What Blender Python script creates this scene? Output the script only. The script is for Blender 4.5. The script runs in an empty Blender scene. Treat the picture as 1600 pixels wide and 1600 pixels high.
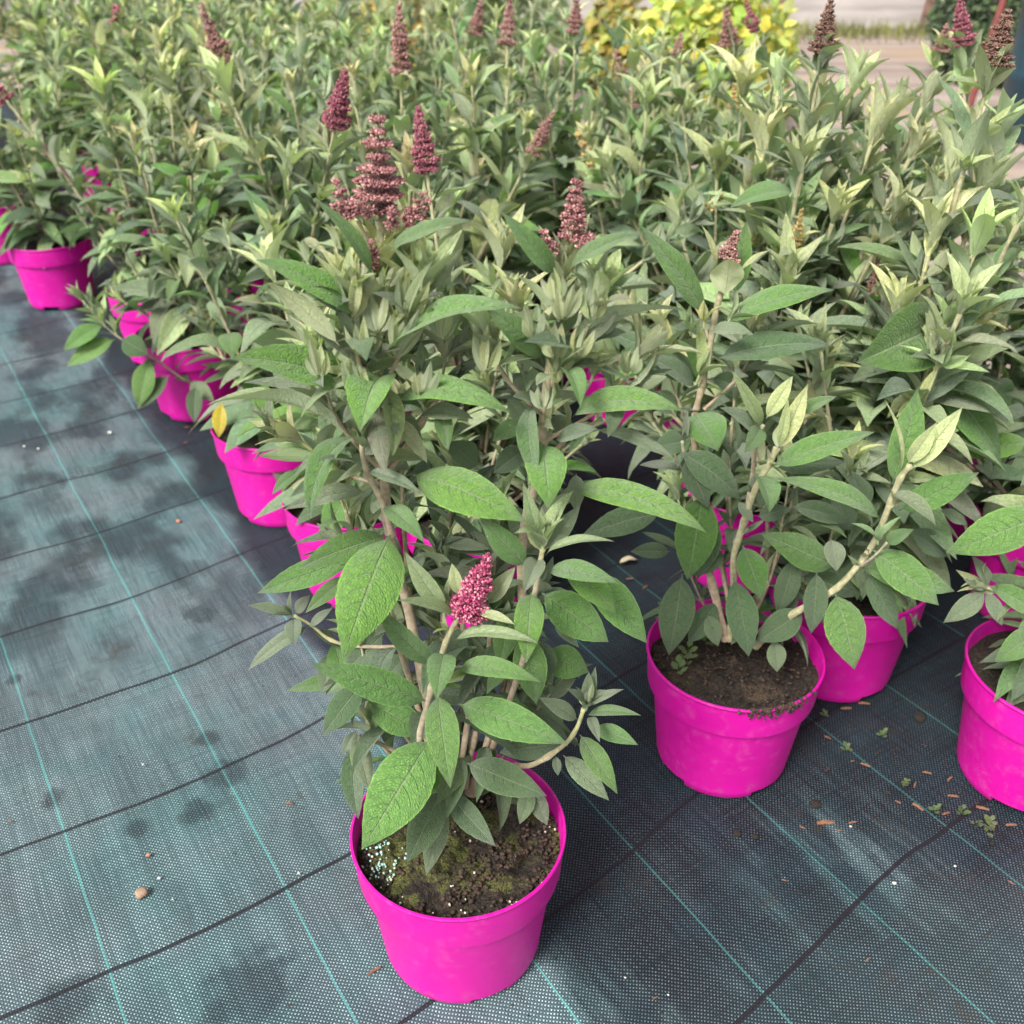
import bpy, math, random
import numpy as np
from mathutils import Vector, Matrix, noise

# ------------------------------------------------------------------ camera, world, sun, exposure
SC = bpy.context.scene
COL = SC.collection
F = 1600.0
PITCH = math.radians(31.6)
CH = 1.0                                   # camera height (m)
cam = bpy.data.cameras.new('camera'); camo = bpy.data.objects.new('camera', cam); COL.objects.link(camo)
camo.location = (0, 0, CH); camo.rotation_euler = (math.pi/2 - PITCH, 0, 0)
cam.sensor_width = 36; cam.lens = 36.0; cam.clip_start = 0.02; cam.clip_end = 500
cam.dof.use_dof = True; cam.dof.focus_distance = 0.95; cam.dof.aperture_fstop = 8.0
SC.camera = camo
W = bpy.data.worlds.new('World'); SC.world = W; W.use_nodes = True
nt = W.node_tree; bg = nt.nodes['Background']
sky = nt.nodes.new('ShaderNodeTexSky'); sky.sky_type = 'NISHITA'; sky.sun_disc = False
SUN_EL, SUN_AZ = math.radians(47), math.radians(-146)     # azimuth measured from +Y towards +X: behind left
sky.sun_elevation = SUN_EL; sky.sun_rotation = SUN_AZ
sky.air_density = 1.0; sky.dust_density = 4.0
hs = nt.nodes.new('ShaderNodeHueSaturation'); hs.inputs['Saturation'].default_value = 0.15
nt.links.new(sky.outputs[0], hs.inputs['Color']); nt.links.new(hs.outputs[0], bg.inputs['Color'])
bg.inputs['Strength'].default_value = 0.12
sl = bpy.data.lights.new('sun', 'SUN'); slo = bpy.data.objects.new('sun', sl); COL.objects.link(slo)
sl.energy = 2.7; sl.angle = math.radians(18); sl.color = (1, 0.955, 0.875)
sd = Vector((math.sin(SUN_AZ)*math.cos(SUN_EL), math.cos(SUN_AZ)*math.cos(SUN_EL), math.sin(SUN_EL)))
slo.rotation_euler = sd.to_track_quat('Z', 'Y').to_euler(); slo.location = (-3, -2, 5)
vs = SC.view_settings; vs.view_transform = 'Standard'; vs.look = 'None'; vs.gamma = 1; vs.use_curve_mapping = False
vs.exposure = 1.0
SC.cycles.use_denoising = True

# ------------------------------------------------------------------ helpers
FW = Vector((0, math.cos(PITCH), -math.sin(PITCH))); UP = Vector((0, math.sin(PITCH), math.cos(PITCH)))
def ray(px, py):
    return FW + Vector((1, 0, 0))*((px-800)/F) + UP*(-(py-800)/F)
def at(px, py, Y):                          # photo pixel -> point on the vertical plane Y
    r = ray(px, py); return Vector((0, 0, CH)) + r*(Y/r.y)
def atz(px, py, z=0.0):                     # photo pixel -> point at height z
    r = ray(px, py); return Vector((0, 0, CH)) + r*((z-CH)/r.z)
DV = Vector((-.5334, .8459, 0)); EV = Vector((.8459, .5334, 0))
def ST(s, t, z=0): return EV*s + DV*t + Vector((0, 0, z))

def mesh(name, V, Fc, mat, uv=None, col=None, smooth=True):
    me = bpy.data.meshes.new(name)
    V = np.asarray(V, dtype=np.float32).reshape(-1, 3)
    if isinstance(Fc, np.ndarray):
        n, k = Fc.shape
        me.vertices.add(len(V)); me.vertices.foreach_set('co', V.ravel())
        me.loops.add(n*k); me.loops.foreach_set('vertex_index', Fc.ravel().astype(np.int32))
        me.polygons.add(n); me.polygons.foreach_set('loop_start', np.arange(0, n*k, k, dtype=np.int32))
        me.update(calc_edges=True); li = Fc.ravel()
    else:
        me.from_pydata(V.tolist(), [], [list(f) for f in Fc])
        li = np.array([i for f in Fc for i in f])
    if uv is not None:
        l = me.uv_layers.new(name='UVMap'); l.data.foreach_set('uv', np.asarray(uv, dtype=np.float32)[li].ravel())
    if col is not None:
        a = me.color_attributes.new('tint', 'FLOAT_COLOR', 'POINT'); c = np.ones((len(V), 4), np.float32); c[:, :3] = col
        a.data.foreach_set('color', c.ravel())
    if smooth: me.polygons.foreach_set('use_smooth', np.ones(len(me.polygons), bool))
    me.materials.append(mat); me.update()
    return me
def link(name, data, parent=None, mat=None, color=None, **props):
    o = bpy.data.objects.new(name, data); COL.objects.link(o)
    if parent is not None: o.parent = parent
    if mat is not None: o.matrix_basis = mat
    if color is not None: o.color = (*color, 1)
    for k, v in props.items(): o[k] = v
    return o
def merge(parts):                            # [(V, F, uv, col)]
    Vs, Fs, U, C = [], [], [], []; n = 0
    for V, f, u, c in parts:
        Vs.append(V); Fs.append(f+n); U.append(u); C.append(np.broadcast_to(np.asarray(c, np.float32), (len(V), 3))); n += len(V)
    return np.concatenate(Vs), np.concatenate(Fs), np.concatenate(U), np.concatenate(C)
def xf(V, M):
    M = np.array(M); return V @ M[:3, :3].T + M[:3, 3]

# ------------------------------------------------------------------ node helper
class NT:
    def __init__(s, name):
        s.m = bpy.data.materials.new(name); s.m.use_nodes = True; s.t = s.m.node_tree
        s.b = s.t.nodes['Principled BSDF']; s.out = s.t.nodes['Material Output']
    def n(s, typ, **kw):
        nd = s.t.nodes.new('ShaderNode'+typ)
        for k, v in kw.items(): setattr(nd, k, v)
        return nd
    def l(s, a, b): s.t.links.new(a, b)
    def put(s, inp, v):
        if v is None: return
        if hasattr(v, 'is_linked') or hasattr(v, 'links'): s.l(v, inp)
        else: inp.default_value = v
    def math(s, op, a, b=None, c=None, clamp=False):
        nd = s.n('Math', operation=op); nd.use_clamp = clamp
        s.put(nd.inputs[0], a)
        if b is not None: s.put(nd.inputs[1], b)
        if c is not None: s.put(nd.inputs[2], c)
        return nd.outputs[0]
    def ss(s, x, a, b, lo=0.0, hi=1.0):       # smoothstep map
        nd = s.n('MapRange', interpolation_type='SMOOTHSTEP'); s.put(nd.inputs[0], x)
        nd.inputs[1].default_value = a; nd.inputs[2].default_value = b; nd.inputs[3].default_value = lo; nd.inputs[4].default_value = hi
        return nd.outputs[0]
    def mix(s, f, a, b, mode='MIX'):
        nd = s.n('Mix', data_type='RGBA', blend_type=mode); s.put(nd.inputs[0], f)
        for i, v in ((6, a), (7, b)):
            if isinstance(v, (tuple, list)): nd.inputs[i].default_value = (*v[:3], 1)
            else: s.l(v, nd.inputs[i])
        return nd.outputs[2]
    def noise(s, vec, scale, detail=3, rough=.55, out=0):
        nd = s.n('TexNoise'); nd.inputs['Scale'].default_value = scale; nd.inputs['Detail'].default_value = detail
        nd.inputs['Roughness'].default_value = rough
        if vec is not None: s.l(vec, nd.inputs['Vector'])
        return nd.outputs[out]
    def vor(s, vec, scale, feature='F1', out='Distance', rnd=1.0):
        nd = s.n('TexVoronoi', feature=feature); nd.inputs['Scale'].default_value = scale; nd.inputs['Randomness'].default_value = rnd
        s.l(vec, nd.inputs['Vector']); return nd.outputs[out]
    def sep(s, v):
        nd = s.n('SeparateXYZ'); s.l(v, nd.inputs[0]); return nd.outputs
    def comb(s, x, y, z=0.0):
        nd = s.n('CombineXYZ'); s.put(nd.inputs[0], x); s.put(nd.inputs[1], y); s.put(nd.inputs[2], z); return nd.outputs[0]
    def bump(s, h, dist, strength=1.0):
        nd = s.n('Bump'); s.l(h, nd.inputs['Height']); nd.inputs['Distance'].default_value = dist; nd.inputs['Strength'].default_value = strength
        return nd.outputs[0]
    def obj(s): return s.n('TexCoord').outputs['Object']
    def bs(s, **kw):
        for k, v in kw.items():
            i = s.b.inputs[k.replace('_', ' ')]
            if isinstance(v, (tuple, list)): i.default_value = (*v[:3], 1)
            else: s.put(i, v)
        return s

# ------------------------------------------------------------------ materials
def leaf_material():
    g = NT('leaf_surface')
    tint = g.n('Attribute', attribute_name='tint').outputs['Color']
    oi = g.n('ObjectInfo')
    base = g.mix(1.0, tint, oi.outputs['Color'], 'MULTIPLY')
    uv = g.n('UVMap').outputs[0]; X = g.sep(uv)
    a = g.math('ABSOLUTE', g.math('MULTIPLY_ADD', X[0], 2.0, -1.0)); v = X[1]
    side = g.math('GREATER_THAN', X[0], .5)
    q = g.math('ADD', g.math('MULTIPLY', g.math('SUBTRACT', v, g.math('MULTIPLY', g.math('POWER', a, 1.7), .20)), 9.0), g.math('MULTIPLY', side, .45))
    fr = g.math('ABSOLUTE', g.math('SUBTRACT', g.math('FRACT', q), .5))          # .5 on a vein
    sv = g.math('MULTIPLY', g.ss(fr, .41, .492), g.ss(a, .02, .9, .95, .35))
    vec = g.comb(g.math('MULTIPLY', X[0], 9.0), g.math('MULTIPLY', g.math('SUBTRACT', v, g.math('MULTIPLY', g.math('POWER', a, 1.7), .12)), 27.0), g.math('MULTIPLY', oi.outputs['Random'], 9.0))
    d = g.vor(vec, 1.75, 'DISTANCE_TO_EDGE')
    net = g.math('SUBTRACT', 1.0, g.ss(d, 0.0, .15))
    mid = g.math('SUBTRACT', 1.0, g.ss(a, .012, .07))
    nz = g.noise(g.obj(), 26.0, 3)
    nz2 = g.noise(g.obj(), 900.0, 2)
    # upper side
    up = g.mix(g.ss(nz, .35, .7), g.mix(1.0, base, (.80, .86, .78), 'MULTIPLY'), g.mix(1.0, base, (1.18, 1.12, 1.15), 'MULTIPLY'))
    dark = g.mix(1.0, up, (.42, .52, .40), 'MULTIPLY')
    up = g.mix(g.math('MULTIPLY', g.math('MAXIMUM', g.math('MULTIPLY', net, .75), sv), .92), up, dark)
    up = g.mix(g.math('MULTIPLY', mid, .55), up, (.22, .27, .14))
    up = g.mix(g.math('MULTIPLY', g.ss(a, .9, .98), .35), up, g.mix(1.0, base, (2.1, 1.9, 1.6), 'MULTIPLY'))
    up = g.mix(g.math('MULTIPLY', g.ss(nz2, .5, .72), .30), up, (.25, .30, .21))      # short pale felt
    # lower side: pale felt with raised veins
    lo = g.mix(.35, (.42, .51, .32), base)
    lo = g.mix(g.math('MULTIPLY', g.math('MAXIMUM', sv, g.math('MULTIPLY', net, .5)), .4), lo, (.60, .66, .44))
    lo = g.mix(g.math('MULTIPLY', mid, .7), lo, (.54, .56, .36))
    back = g.n('NewGeometry').outputs['Backfacing']
    c = g.mix(back, up, lo)
    h = g.math('SUBTRACT', g.math('SUBTRACT', g.math('MULTIPLY', g.math('MINIMUM', d, .35), 1.6), g.math('MULTIPLY', sv, .75)), g.math('MULTIPLY', mid, .8))
    h = g.math('ADD', h, g.math('MULTIPLY', nz2, .12))
    g.bs(Base_Color=c, Roughness=.56, Normal=g.bump(h, .0014, 1.0))
    g.b.inputs['Specular IOR Level'].default_value = .42
    g.b.inputs['Sheen Weight'].default_value = .25; g.b.inputs['Sheen Roughness'].default_value = .5
    tr = g.n('BsdfTranslucent'); g.l(g.mix(1.0, base, (1.35, 1.6, .85), 'MULTIPLY'), tr.inputs[0])
    ms = g.n('MixShader'); ms.inputs[0].default_value = .18
    g.l(g.b.outputs[0], ms.inputs[1]); g.l(tr.outputs[0], ms.inputs[2]); g.l(ms.outputs[0], g.out.inputs[0])
    return g.m
M_LEAF = leaf_material()

def stem_material():
    g = NT('stem_bark')
    base = g.mix(1.0, g.n('Attribute', attribute_name='tint').outputs['Color'], g.n('ObjectInfo').outputs['Color'], 'MULTIPLY')
    nz = g.noise(g.obj(), 160.0, 4); nz2 = g.noise(g.obj(), 900.0, 2)
    c = g.mix(g.ss(nz, .35, .7), g.mix(1.0, base, (.72, .68, .66), 'MULTIPLY'), g.mix(1.0, base, (1.15, 1.15, 1.15), 'MULTIPLY'))
    g.bs(Base_Color=c, Roughness=.75, Normal=g.bump(g.math('ADD', nz, nz2), .0008, .7)); g.b.inputs['Sheen Weight'].default_value = .3
    return g.m
M_STEM = stem_material()

def bud_material():
    g = NT('flower_buds')
    base = g.mix(1.0, g.n('Attribute', attribute_name='tint').outputs['Color'], g.n('ObjectInfo').outputs['Color'], 'MULTIPLY')
    g.bs(Base_Color=base, Roughness=.6); 
    g.b.inputs['Subsurface Weight'].default_value = 0.0
    return g.m
M_BUD = bud_material()

def pot_material():
    g = NT('magenta_plastic'); o = g.obj(); rnd = g.n('ObjectInfo').outputs['Random']
    n1 = g.noise(o, 9.0, 4); n2 = g.noise(o, 60.0, 5, .7); n3 = g.noise(o, 420.0, 2)
    c = g.mix(g.ss(n1, .3, .75), (.50, .003, .26), (.60, .007, .31))
    c = g.mix(g.math('MULTIPLY', g.ss(n2, .50, .75), .18), c, (.62, .17, .38))       # dry dust film
    z = g.sep(o)[2]
    dz = g.math('MULTIPLY', g.ss(z, .0, .05, 1, 0), g.ss(n2, .45, .7))
    c = g.mix(g.math('MULTIPLY', dz, .35), c, (.25, .06, .12))
    c = g.mix(g.math('MULTIPLY', g.ss(n3, .70, .78), .5), c, (.12, .03, .05))        # grit specks
    g.bs(Base_Color=c, Roughness=g.ss(n2, .3, .8, .36, .58), Normal=g.bump(g.math('ADD', g.math('MULTIPLY', n1, .8), g.math('MULTIPLY', n3, .03)), .004, .35))
    g.b.inputs['Specular IOR Level'].default_value = .45
    g.b.inputs['Subsurface Weight'].default_value = 0.0
    return g.m
M_POT = pot_material()

def soil_material(name, moss):
    g = NT(name); o = g.obj()
    n1 = g.noise(o, 22.0, 4); n2 = g.noise(o, 260.0, 5, .7); v = g.vor(o, 330.0)
    n0 = g.noise(o, 24.0, 5, .65)
    c = g.mix(g.ss(n2, .35, .7), (.006, .004, .003), (.060, .038, .026))
    c = g.mix(g.math('MULTIPLY', g.ss(n1, .55, .68), .5), c, (.13, .085, .05))
    nf = g.noise(o, 900.0, 2)
    mo = g.math('MULTIPLY', g.ss(n0, 1-moss-.06, 1-moss+.06), g.ss(n2, .3, .5))
    c = g.mix(mo, c, g.mix(g.ss(nf, .4, .65), (.045, .055, .010), (.17, .17, .035)))
    wh = g.math('MULTIPLY', g.ss(g.vor(o, 150.0), .0, .16, 1, 0), g.ss(n1, .45, .6))
    c = g.mix(g.math('MULTIPLY', wh, .7), c, (.36, .33, .28))
    h = g.math('ADD', g.math('MULTIPLY', n2, 1.0), g.math('MULTIPLY', v, .5))
    g.bs(Base_Color=c, Roughness=.85, Normal=g.bump(h, .005, 1.0)); return g.m
M_SOIL = soil_material('potting_soil', .30); M_SOIL2 = soil_material('mossy_potting_soil', .47)

def simple(name, color, rough=.7, var=.35, scale=40, spec=.4, bumpd=.001):
    g = NT(name); n1 = g.noise(g.obj(), scale, 4, .65)
    a = tuple(x*(1-var) for x in color); b = tuple(min(1, x*(1+var)) for x in color)
    g.bs(Base_Color=g.mix(g.ss(n1, .3, .7), a, b), Roughness=rough, Normal=g.bump(n1, bumpd, .8)); g.b.inputs['Specular IOR Level'].default_value = spec
    return g.m

GREEN = [-.57, -.385, -.194, -.004, .197, .391, .577, .753, .93, 1.077, 1.27, 1.46]
def fabric_material():
    g = NT('woven_ground_cover'); o = g.obj()
    def dot(v):
        nd = g.n('VectorMath', operation='DOT_PRODUCT'); g.l(o, nd.inputs[0]); nd.inputs[1].default_value = v; return nd.outputs['Value']
    s0, t0 = dot(tuple(EV)), dot(tuple(DV))
    w1 = g.noise(o, 5.0, 2); w2 = g.noise(o, 3.3, 2, .5, 0); wf = g.noise(o, 22.0, 2)
    s = g.math('ADD', s0, g.math('MULTIPLY', g.math('SUBTRACT', w1, .5), .006))
    s = g.math('ADD', s, g.math('MULTIPLY', g.math('SUBTRACT', wf, .5), .0012))
    skew = g.math('MULTIPLY', g.ss(s0, .15, .95), .10)
    t = g.math('SUBTRACT', g.math('ADD', t0, g.math('MULTIPLY', g.math('SUBTRACT', w2, .5), .035)), skew)
    t = g.math('ADD', t, g.math('MULTIPLY', g.math('SUBTRACT', wf, .5), .003))
    st = g.comb(s0, t0, 0.0)
    # weave
    C = .00265; pi = math.pi
    u = g.math('SINE', g.math('MULTIPLY', g.math('ADD', s, g.math('MULTIPLY', g.math('SUBTRACT', w2, .5), .012)), pi/C))
    v = g.math('SINE', g.math('MULTIPLY', t, pi/C))
    ch = g.math('MULTIPLY', u, v)
    dots = g.ss(ch, .15, 1.0); tape = g.noise(g.comb(g.math('MULTIPLY', s0, 380.0), g.math('MULTIPLY', t0, 9.0), 0.0), 1.0, 2); tape2 = g.noise(g.comb(g.math('MULTIPLY', s0, 9.0), g.math('MULTIPLY', t0, 380.0), 3.0), 1.0, 2)
    dots = g.math('MULTIPLY', dots, g.math('MULTIPLY', g.ss(tape, .30, .62, .35, 1.0), g.ss(tape2, .30, .62, .45, 1.0)))
    gaps = g.math('MULTIPLY', g.ss(g.math('ABSOLUTE', ch), 0.0, .25, 1, 0), 1.0)
    # marker threads
    gm = None
    for q in GREEN:
        d = g.math('ABSOLUTE', g.math('SUBTRACT', s, q)); gm = d if gm is None else g.math('MINIMUM', gm, d)
    gline = g.ss(gm, .0006, .0018, 1, 0)
    gline = g.math('MULTIPLY', gline, g.math('ADD', .55, g.math('MULTIPLY', g.ss(v, -.6, .8), .45)))
    k = g.math('ABSOLUTE', g.math('SUBTRACT', g.math('FRACT', g.math('ADD', g.math('DIVIDE', g.math('SUBTRACT', t, .8110), .2265), .5)), .5))
    kd = g.math('MULTIPLY', k, .2265)
    bline = g.ss(kd, .0019, .0034, 1, 0)
    # cloth pale by dust and painted sheen, dark by wet, dirt and painted shade
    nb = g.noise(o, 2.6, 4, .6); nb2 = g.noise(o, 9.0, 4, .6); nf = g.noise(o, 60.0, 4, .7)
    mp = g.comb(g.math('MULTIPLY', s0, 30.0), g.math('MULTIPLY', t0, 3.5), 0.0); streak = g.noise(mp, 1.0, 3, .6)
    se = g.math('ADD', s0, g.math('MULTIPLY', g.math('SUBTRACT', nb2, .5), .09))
    walk = g.ss(se, .385, .43, 1, 0)                                    # the trodden walkway beside the pots, painted paler for its sky sheen
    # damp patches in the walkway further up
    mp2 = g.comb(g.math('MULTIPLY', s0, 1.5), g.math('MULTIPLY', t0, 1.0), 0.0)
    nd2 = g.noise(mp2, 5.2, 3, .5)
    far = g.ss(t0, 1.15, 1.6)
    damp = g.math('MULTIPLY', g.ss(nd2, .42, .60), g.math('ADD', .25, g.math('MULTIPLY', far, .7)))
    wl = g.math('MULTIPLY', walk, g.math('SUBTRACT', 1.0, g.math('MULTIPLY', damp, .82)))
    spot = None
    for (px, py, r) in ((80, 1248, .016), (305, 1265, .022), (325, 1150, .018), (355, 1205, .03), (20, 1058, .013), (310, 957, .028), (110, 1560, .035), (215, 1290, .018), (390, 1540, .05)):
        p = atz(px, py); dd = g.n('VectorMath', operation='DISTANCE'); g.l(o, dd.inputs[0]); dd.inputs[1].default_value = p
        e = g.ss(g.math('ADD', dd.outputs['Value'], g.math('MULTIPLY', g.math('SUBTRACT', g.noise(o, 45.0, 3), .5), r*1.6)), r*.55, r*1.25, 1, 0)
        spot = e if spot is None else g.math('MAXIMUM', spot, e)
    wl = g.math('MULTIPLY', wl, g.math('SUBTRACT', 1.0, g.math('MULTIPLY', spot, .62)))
    # worn dusty streaks on the near right
    rs = g.math('MULTIPLY', g.ss(streak, .46, .66), g.ss(nb, .42, .60))
    near = g.math('MULTIPLY', g.ss(t0, .80, .35), g.ss(se, .84, .92, 1, 0))
    rr = g.math('MULTIPLY', g.math('ADD', g.math('MULTIPLY', rs, .9), g.math('MULTIPLY', g.ss(t0, .58, .20), .34)), near)
    rr2 = g.math('MULTIPLY', g.math('MULTIPLY', g.ss(se, .80, .88), g.ss(t0, .42, .25)), .45)
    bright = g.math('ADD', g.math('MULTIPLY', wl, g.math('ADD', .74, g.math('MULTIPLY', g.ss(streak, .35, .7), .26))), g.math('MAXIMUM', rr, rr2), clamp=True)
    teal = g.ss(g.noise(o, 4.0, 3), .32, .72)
    dust_sheen = g.mix(teal, (.165, .225, .245), (.105, .245, .250))  # dust film, with the cloth's sky sheen painted into the colour
    lowc = g.mix(g.ss(nb2, .4, .6), (.010, .014, .021), (.012, .032, .042))  # wet, dirty cloth; shade under the bed is painted in as well
    body = g.mix(bright, lowc, dust_sheen)
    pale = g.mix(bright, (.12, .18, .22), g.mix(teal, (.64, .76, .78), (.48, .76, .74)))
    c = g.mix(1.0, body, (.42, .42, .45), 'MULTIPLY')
    c = g.mix(g.math('MULTIPLY', dots, .9), c, pale)  # glossy highlights on the raised tapes, painted as pale dots
    c = g.mix(g.math('MULTIPLY', gaps, .72), c, g.mix(bright, (.003, .004, .006), (.02, .03, .038)))
    dirt = g.math('MULTIPLY', g.ss(g.noise(o, 7.0, 6, .72), .54, .66), g.ss(nf, .42, .62))
    c = g.mix(g.math('MULTIPLY', dirt, .55), c, (.035, .027, .020))
    c = g.mix(g.math('MULTIPLY', gline, g.math('ADD', .26, g.math('MULTIPLY', bright, .42))), c, (.10, .42, .40))
    c = g.mix(g.math('MULTIPLY', bline, g.math('ADD', .90, g.math('MULTIPLY', bright, .0))), c, (.010, .009, .013))
    h = g.math('SUBTRACT', g.math('MULTIPLY', g.math('ABSOLUTE', ch), 1.0), g.math('MULTIPLY', bline, .4))
    g.bs(Base_Color=c, Roughness=g.ss(bright, 0, 1, .62, .60), Normal=g.bump(h, .0007, .6)); g.b.inputs['Specular IOR Level'].default_value = .28
    return g.m

def yard_material():
    g = NT('trodden_yard'); o = g.obj()
    mp = g.n('Mapping'); mp.inputs['Scale'].default_value = (.5, 3.0, 1); mp.inputs['Rotation'].default_value = (0, 0, -.35); g.l(o, mp.inputs[0])
    n1 = g.noise(mp.outputs[0], 1.6, 5, .6); n2 = g.noise(o, 60.0, 4, .7); n3 = g.noise(mp.outputs[0], .8, 3)
    c = g.mix(g.ss(n1, .3, .7), (.18, .135, .115), (.35, .285, .255))
    c = g.mix(g.math('MULTIPLY', g.ss(n3, .55, .68), .7), c, (.30, .20, .10))
    c = g.mix(g.math('MULTIPLY', g.ss(n2, .55, .75), .4), c, (.16, .12, .10))
    g.bs(Base_Color=c, Roughness=.95, Normal=g.bump(n2, .004, .8)); return g.m

# ------------------------------------------------------------------ ground
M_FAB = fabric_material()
# woven sheet: fine grid with slight ripples, out to Y = 4.3
xs = np.linspace(-4.2, 3.4, 300); ys = np.linspace(-.6, 6.2, 270)
GX, GY = np.meshgrid(xs, ys)
GZ = np.zeros_like(GX)
for i in range(GX.shape[0]):
    for j in range(GX.shape[1]):
        p = Vector((GX[i, j], GY[i, j], 0)); t = p.dot(DV); s = p.dot(EV)
        z = noise.noise(Vector((s*3, t*6, .3)))*.0035 + noise.noise(Vector((s*9, t*16, 4)))*.0012
        GZ[i, j] = z*(.5 if s > .42 else 1) - .004
V = np.stack([GX, GY, GZ], -1).reshape(-1, 3)
# far edge of the cloth runs parallel to the bed
idx = np.arange(GX.size).reshape(GX.shape)
Q = np.stack([idx[:-1, :-1], idx[:-1, 1:], idx[1:, 1:], idx[1:, :-1]], -1).reshape(-1, 4)
cen = V[Q].mean(1); sc = cen[:, 0]*EV.x+cen[:, 1]*EV.y
Q = Q[sc < 2.15]
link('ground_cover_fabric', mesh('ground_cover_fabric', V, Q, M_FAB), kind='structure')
n = 24; R_ = 260
V = [(0, 0, -.012)] + [(R_*math.cos(6.2832*i/n), R_*math.sin(6.2832*i/n), -.012) for i in range(n)]
link('ground', mesh('ground', V, [(0, 1+i, 1+(i+1) % n) for i in range(n)], yard_material()), kind='structure')

# ------------------------------------------------------------------ leaf geometry
def leaf_geo(L=1.0, Wd=.3, bend=.6, fold=.25, curl=.15, wave=.0, twist=.0, nu=4, nv=8, seed=0, pet=.04, ser=0.0):
    """base at the origin, chord along +Y, blade normal +Z, arched up in the middle"""
    rnd = random.Random(seed)
    vv = np.linspace(0, 1, nv+1); uu = np.linspace(-1, 1, nu+1)
    ang = bend*(vv-.42) + .35*bend*(vv-.5)**3*4        # slope along the leaf
    dy = np.cos(ang); dz = -np.sin(ang)
    y = np.concatenate([[0], np.cumsum((dy[1:]+dy[:-1])/2)/nv]); z = np.concatenate([[0], np.cumsum((dz[1:]+dz[:-1])/2)/nv])
    ch = math.hypot(y[-1], z[-1]); a = math.atan2(z[-1], y[-1])
    y2 = (y*math.cos(a)+z*math.sin(a))/ch; z2 = (-y*math.sin(a)+z*math.cos(a))/ch
    sl = ang + a
    w = np.clip((vv-pet)/(1-pet), 0, 1)
    w = (w**.80)*((1-w)**1.12); w = w/w.max(); w = np.maximum(w, .035*(vv < pet*1.5)); w[-1] = 0.0
    ph1, ph2 = rnd.random()*6, rnd.random()*6
    VV, UV = [], []
    for i, v in enumerate(vv):
        tw = twist*(v-.3)
        for u in uu:
            hw = w[i]*Wd/2*(1+ser*math.sin(v*60+u*2)*(abs(u) > .9))
            x = u*hw
            zz = (fold*abs(u)*hw*2*(1-v*.3)) - curl*(u*u)*hw*2 + wave*math.sin(v*11+(ph1 if u < 0 else ph2))*abs(u)*w[i]*Wd
            x, zz = x*math.cos(tw)-zz*math.sin(tw), x*math.sin(tw)+zz*math.cos(tw)
            VV.append((x, y2[i]+zz*math.sin(sl[i]), z2[i]+zz*math.cos(sl[i]))); UV.append(((u+1)/2, v))
    V = np.array(VV, np.float32)*[1, 1, 1]; V = V*L
    I = np.arange((nv+1)*(nu+1)).reshape(nv+1, nu+1)
    Qd = np.stack([I[:-1, :-1], I[:-1, 1:], I[1:, 1:], I[1:, :-1]], -1).reshape(-1, 4)
    return V, Qd, np.array(UV, np.float32)

def frame(B, d, nrm, L, Wsc=None):
    d = Vector(d).normalized(); n = Vector(nrm); n = n - d*n.dot(d)
    if n.length < 1e-4: n = Vector((0, 0, 1)) - d*d.z
    n.normalize(); x = d.cross(n)
    w = L if Wsc is None else Wsc
    M = Matrix.Identity(4)
    for i in range(3):
        M[i][0] = x[i]*w; M[i][1] = d[i]*L; M[i][2] = n[i]*L; M[i][3] = B[i]
    return M

LEAFV = []       # (hi mesh, lo arrays)
vr = random.Random(5)
for i in range(14):
    kw = dict(Wd=.30, bend=[.25, .5, .8, 1.15, 1.5, .7, .4][i % 7], fold=[.45, .28, .5, .15, .35][i % 5], curl=[.1, .22, .05][i % 3], wave=[0, .05, .09][(i//2) % 3], twist=[0, .5, -.5, .25, -.3][(i*3) % 5], seed=i)
    hi = leaf_geo(nu=4, nv=9, **kw); lo = leaf_geo(nu=2, nv=5, **kw)
    LEAFV.append((mesh('leaf', hi[0], hi[1], M_LEAF, hi[2], (1, 1, 1)), lo, hi))
def tuft_geo(k, nleaf, spread, Lr, lo=False, seed=0, col0=(1, 1, 1)):
    r = random.Random(seed); P = []
    for j in range(nleaf):
        az = j*math.pi + (j//2)*math.pi/2 + r.uniform(-.3, .3); f = j//2
        el = math.radians(spread[0] + (spread[1]-spread[0])*f/max(1, (nleaf-1)//2) + r.uniform(-7, 7))
        rad = Vector((math.cos(az), math.sin(az), 0)); d = rad*math.cos(el)+Vector((0, 0, 1))*math.sin(el)
        nn = Vector((0, 0, 1))*math.cos(el) - rad*math.sin(el)
        L = Lr[0] + (Lr[1]-Lr[0])*f/max(1, (nleaf-1)//2)
        g = leaf_geo(Wd=r.uniform(.21, .29), bend=r.uniform(.1, 1.0), fold=.5, curl=.1, nu=2, nv=4 if lo else 6, seed=seed+j)
        P.append((xf(g[0], frame(Vector((0, 0, .04*f)), d, nn, L*r.uniform(.85, 1.1))), g[1], g[2], col0))
    # short axis
    m = 5; h = .16
    Vc = [(.028*math.cos(6.2832*i/m), .028*math.sin(6.2832*i/m), z) for z in (-.12, h) for i in range(m)]
    Fc = [(i, (i+1) % m, m+(i+1) % m, m+i) for i in range(m)]
    P.append((np.array(Vc, np.float32), np.array(Fc), np.full((2*m, 2), .5, np.float32), (1.3, 1.2, 1.1)))
    return merge(P)
TUFT, TIP = [], []
for i in range(6):
    a = tuft_geo('t', [6, 6, 4][i % 3], (52, 86), (1.0, .6), False, 40+i); b = tuft_geo('t', 4, (54, 84), (1.0, .6), True, 60+i)
    TUFT.append((mesh('side_shoot', a[0], a[1], M_LEAF, a[2], a[3]), b))
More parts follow.
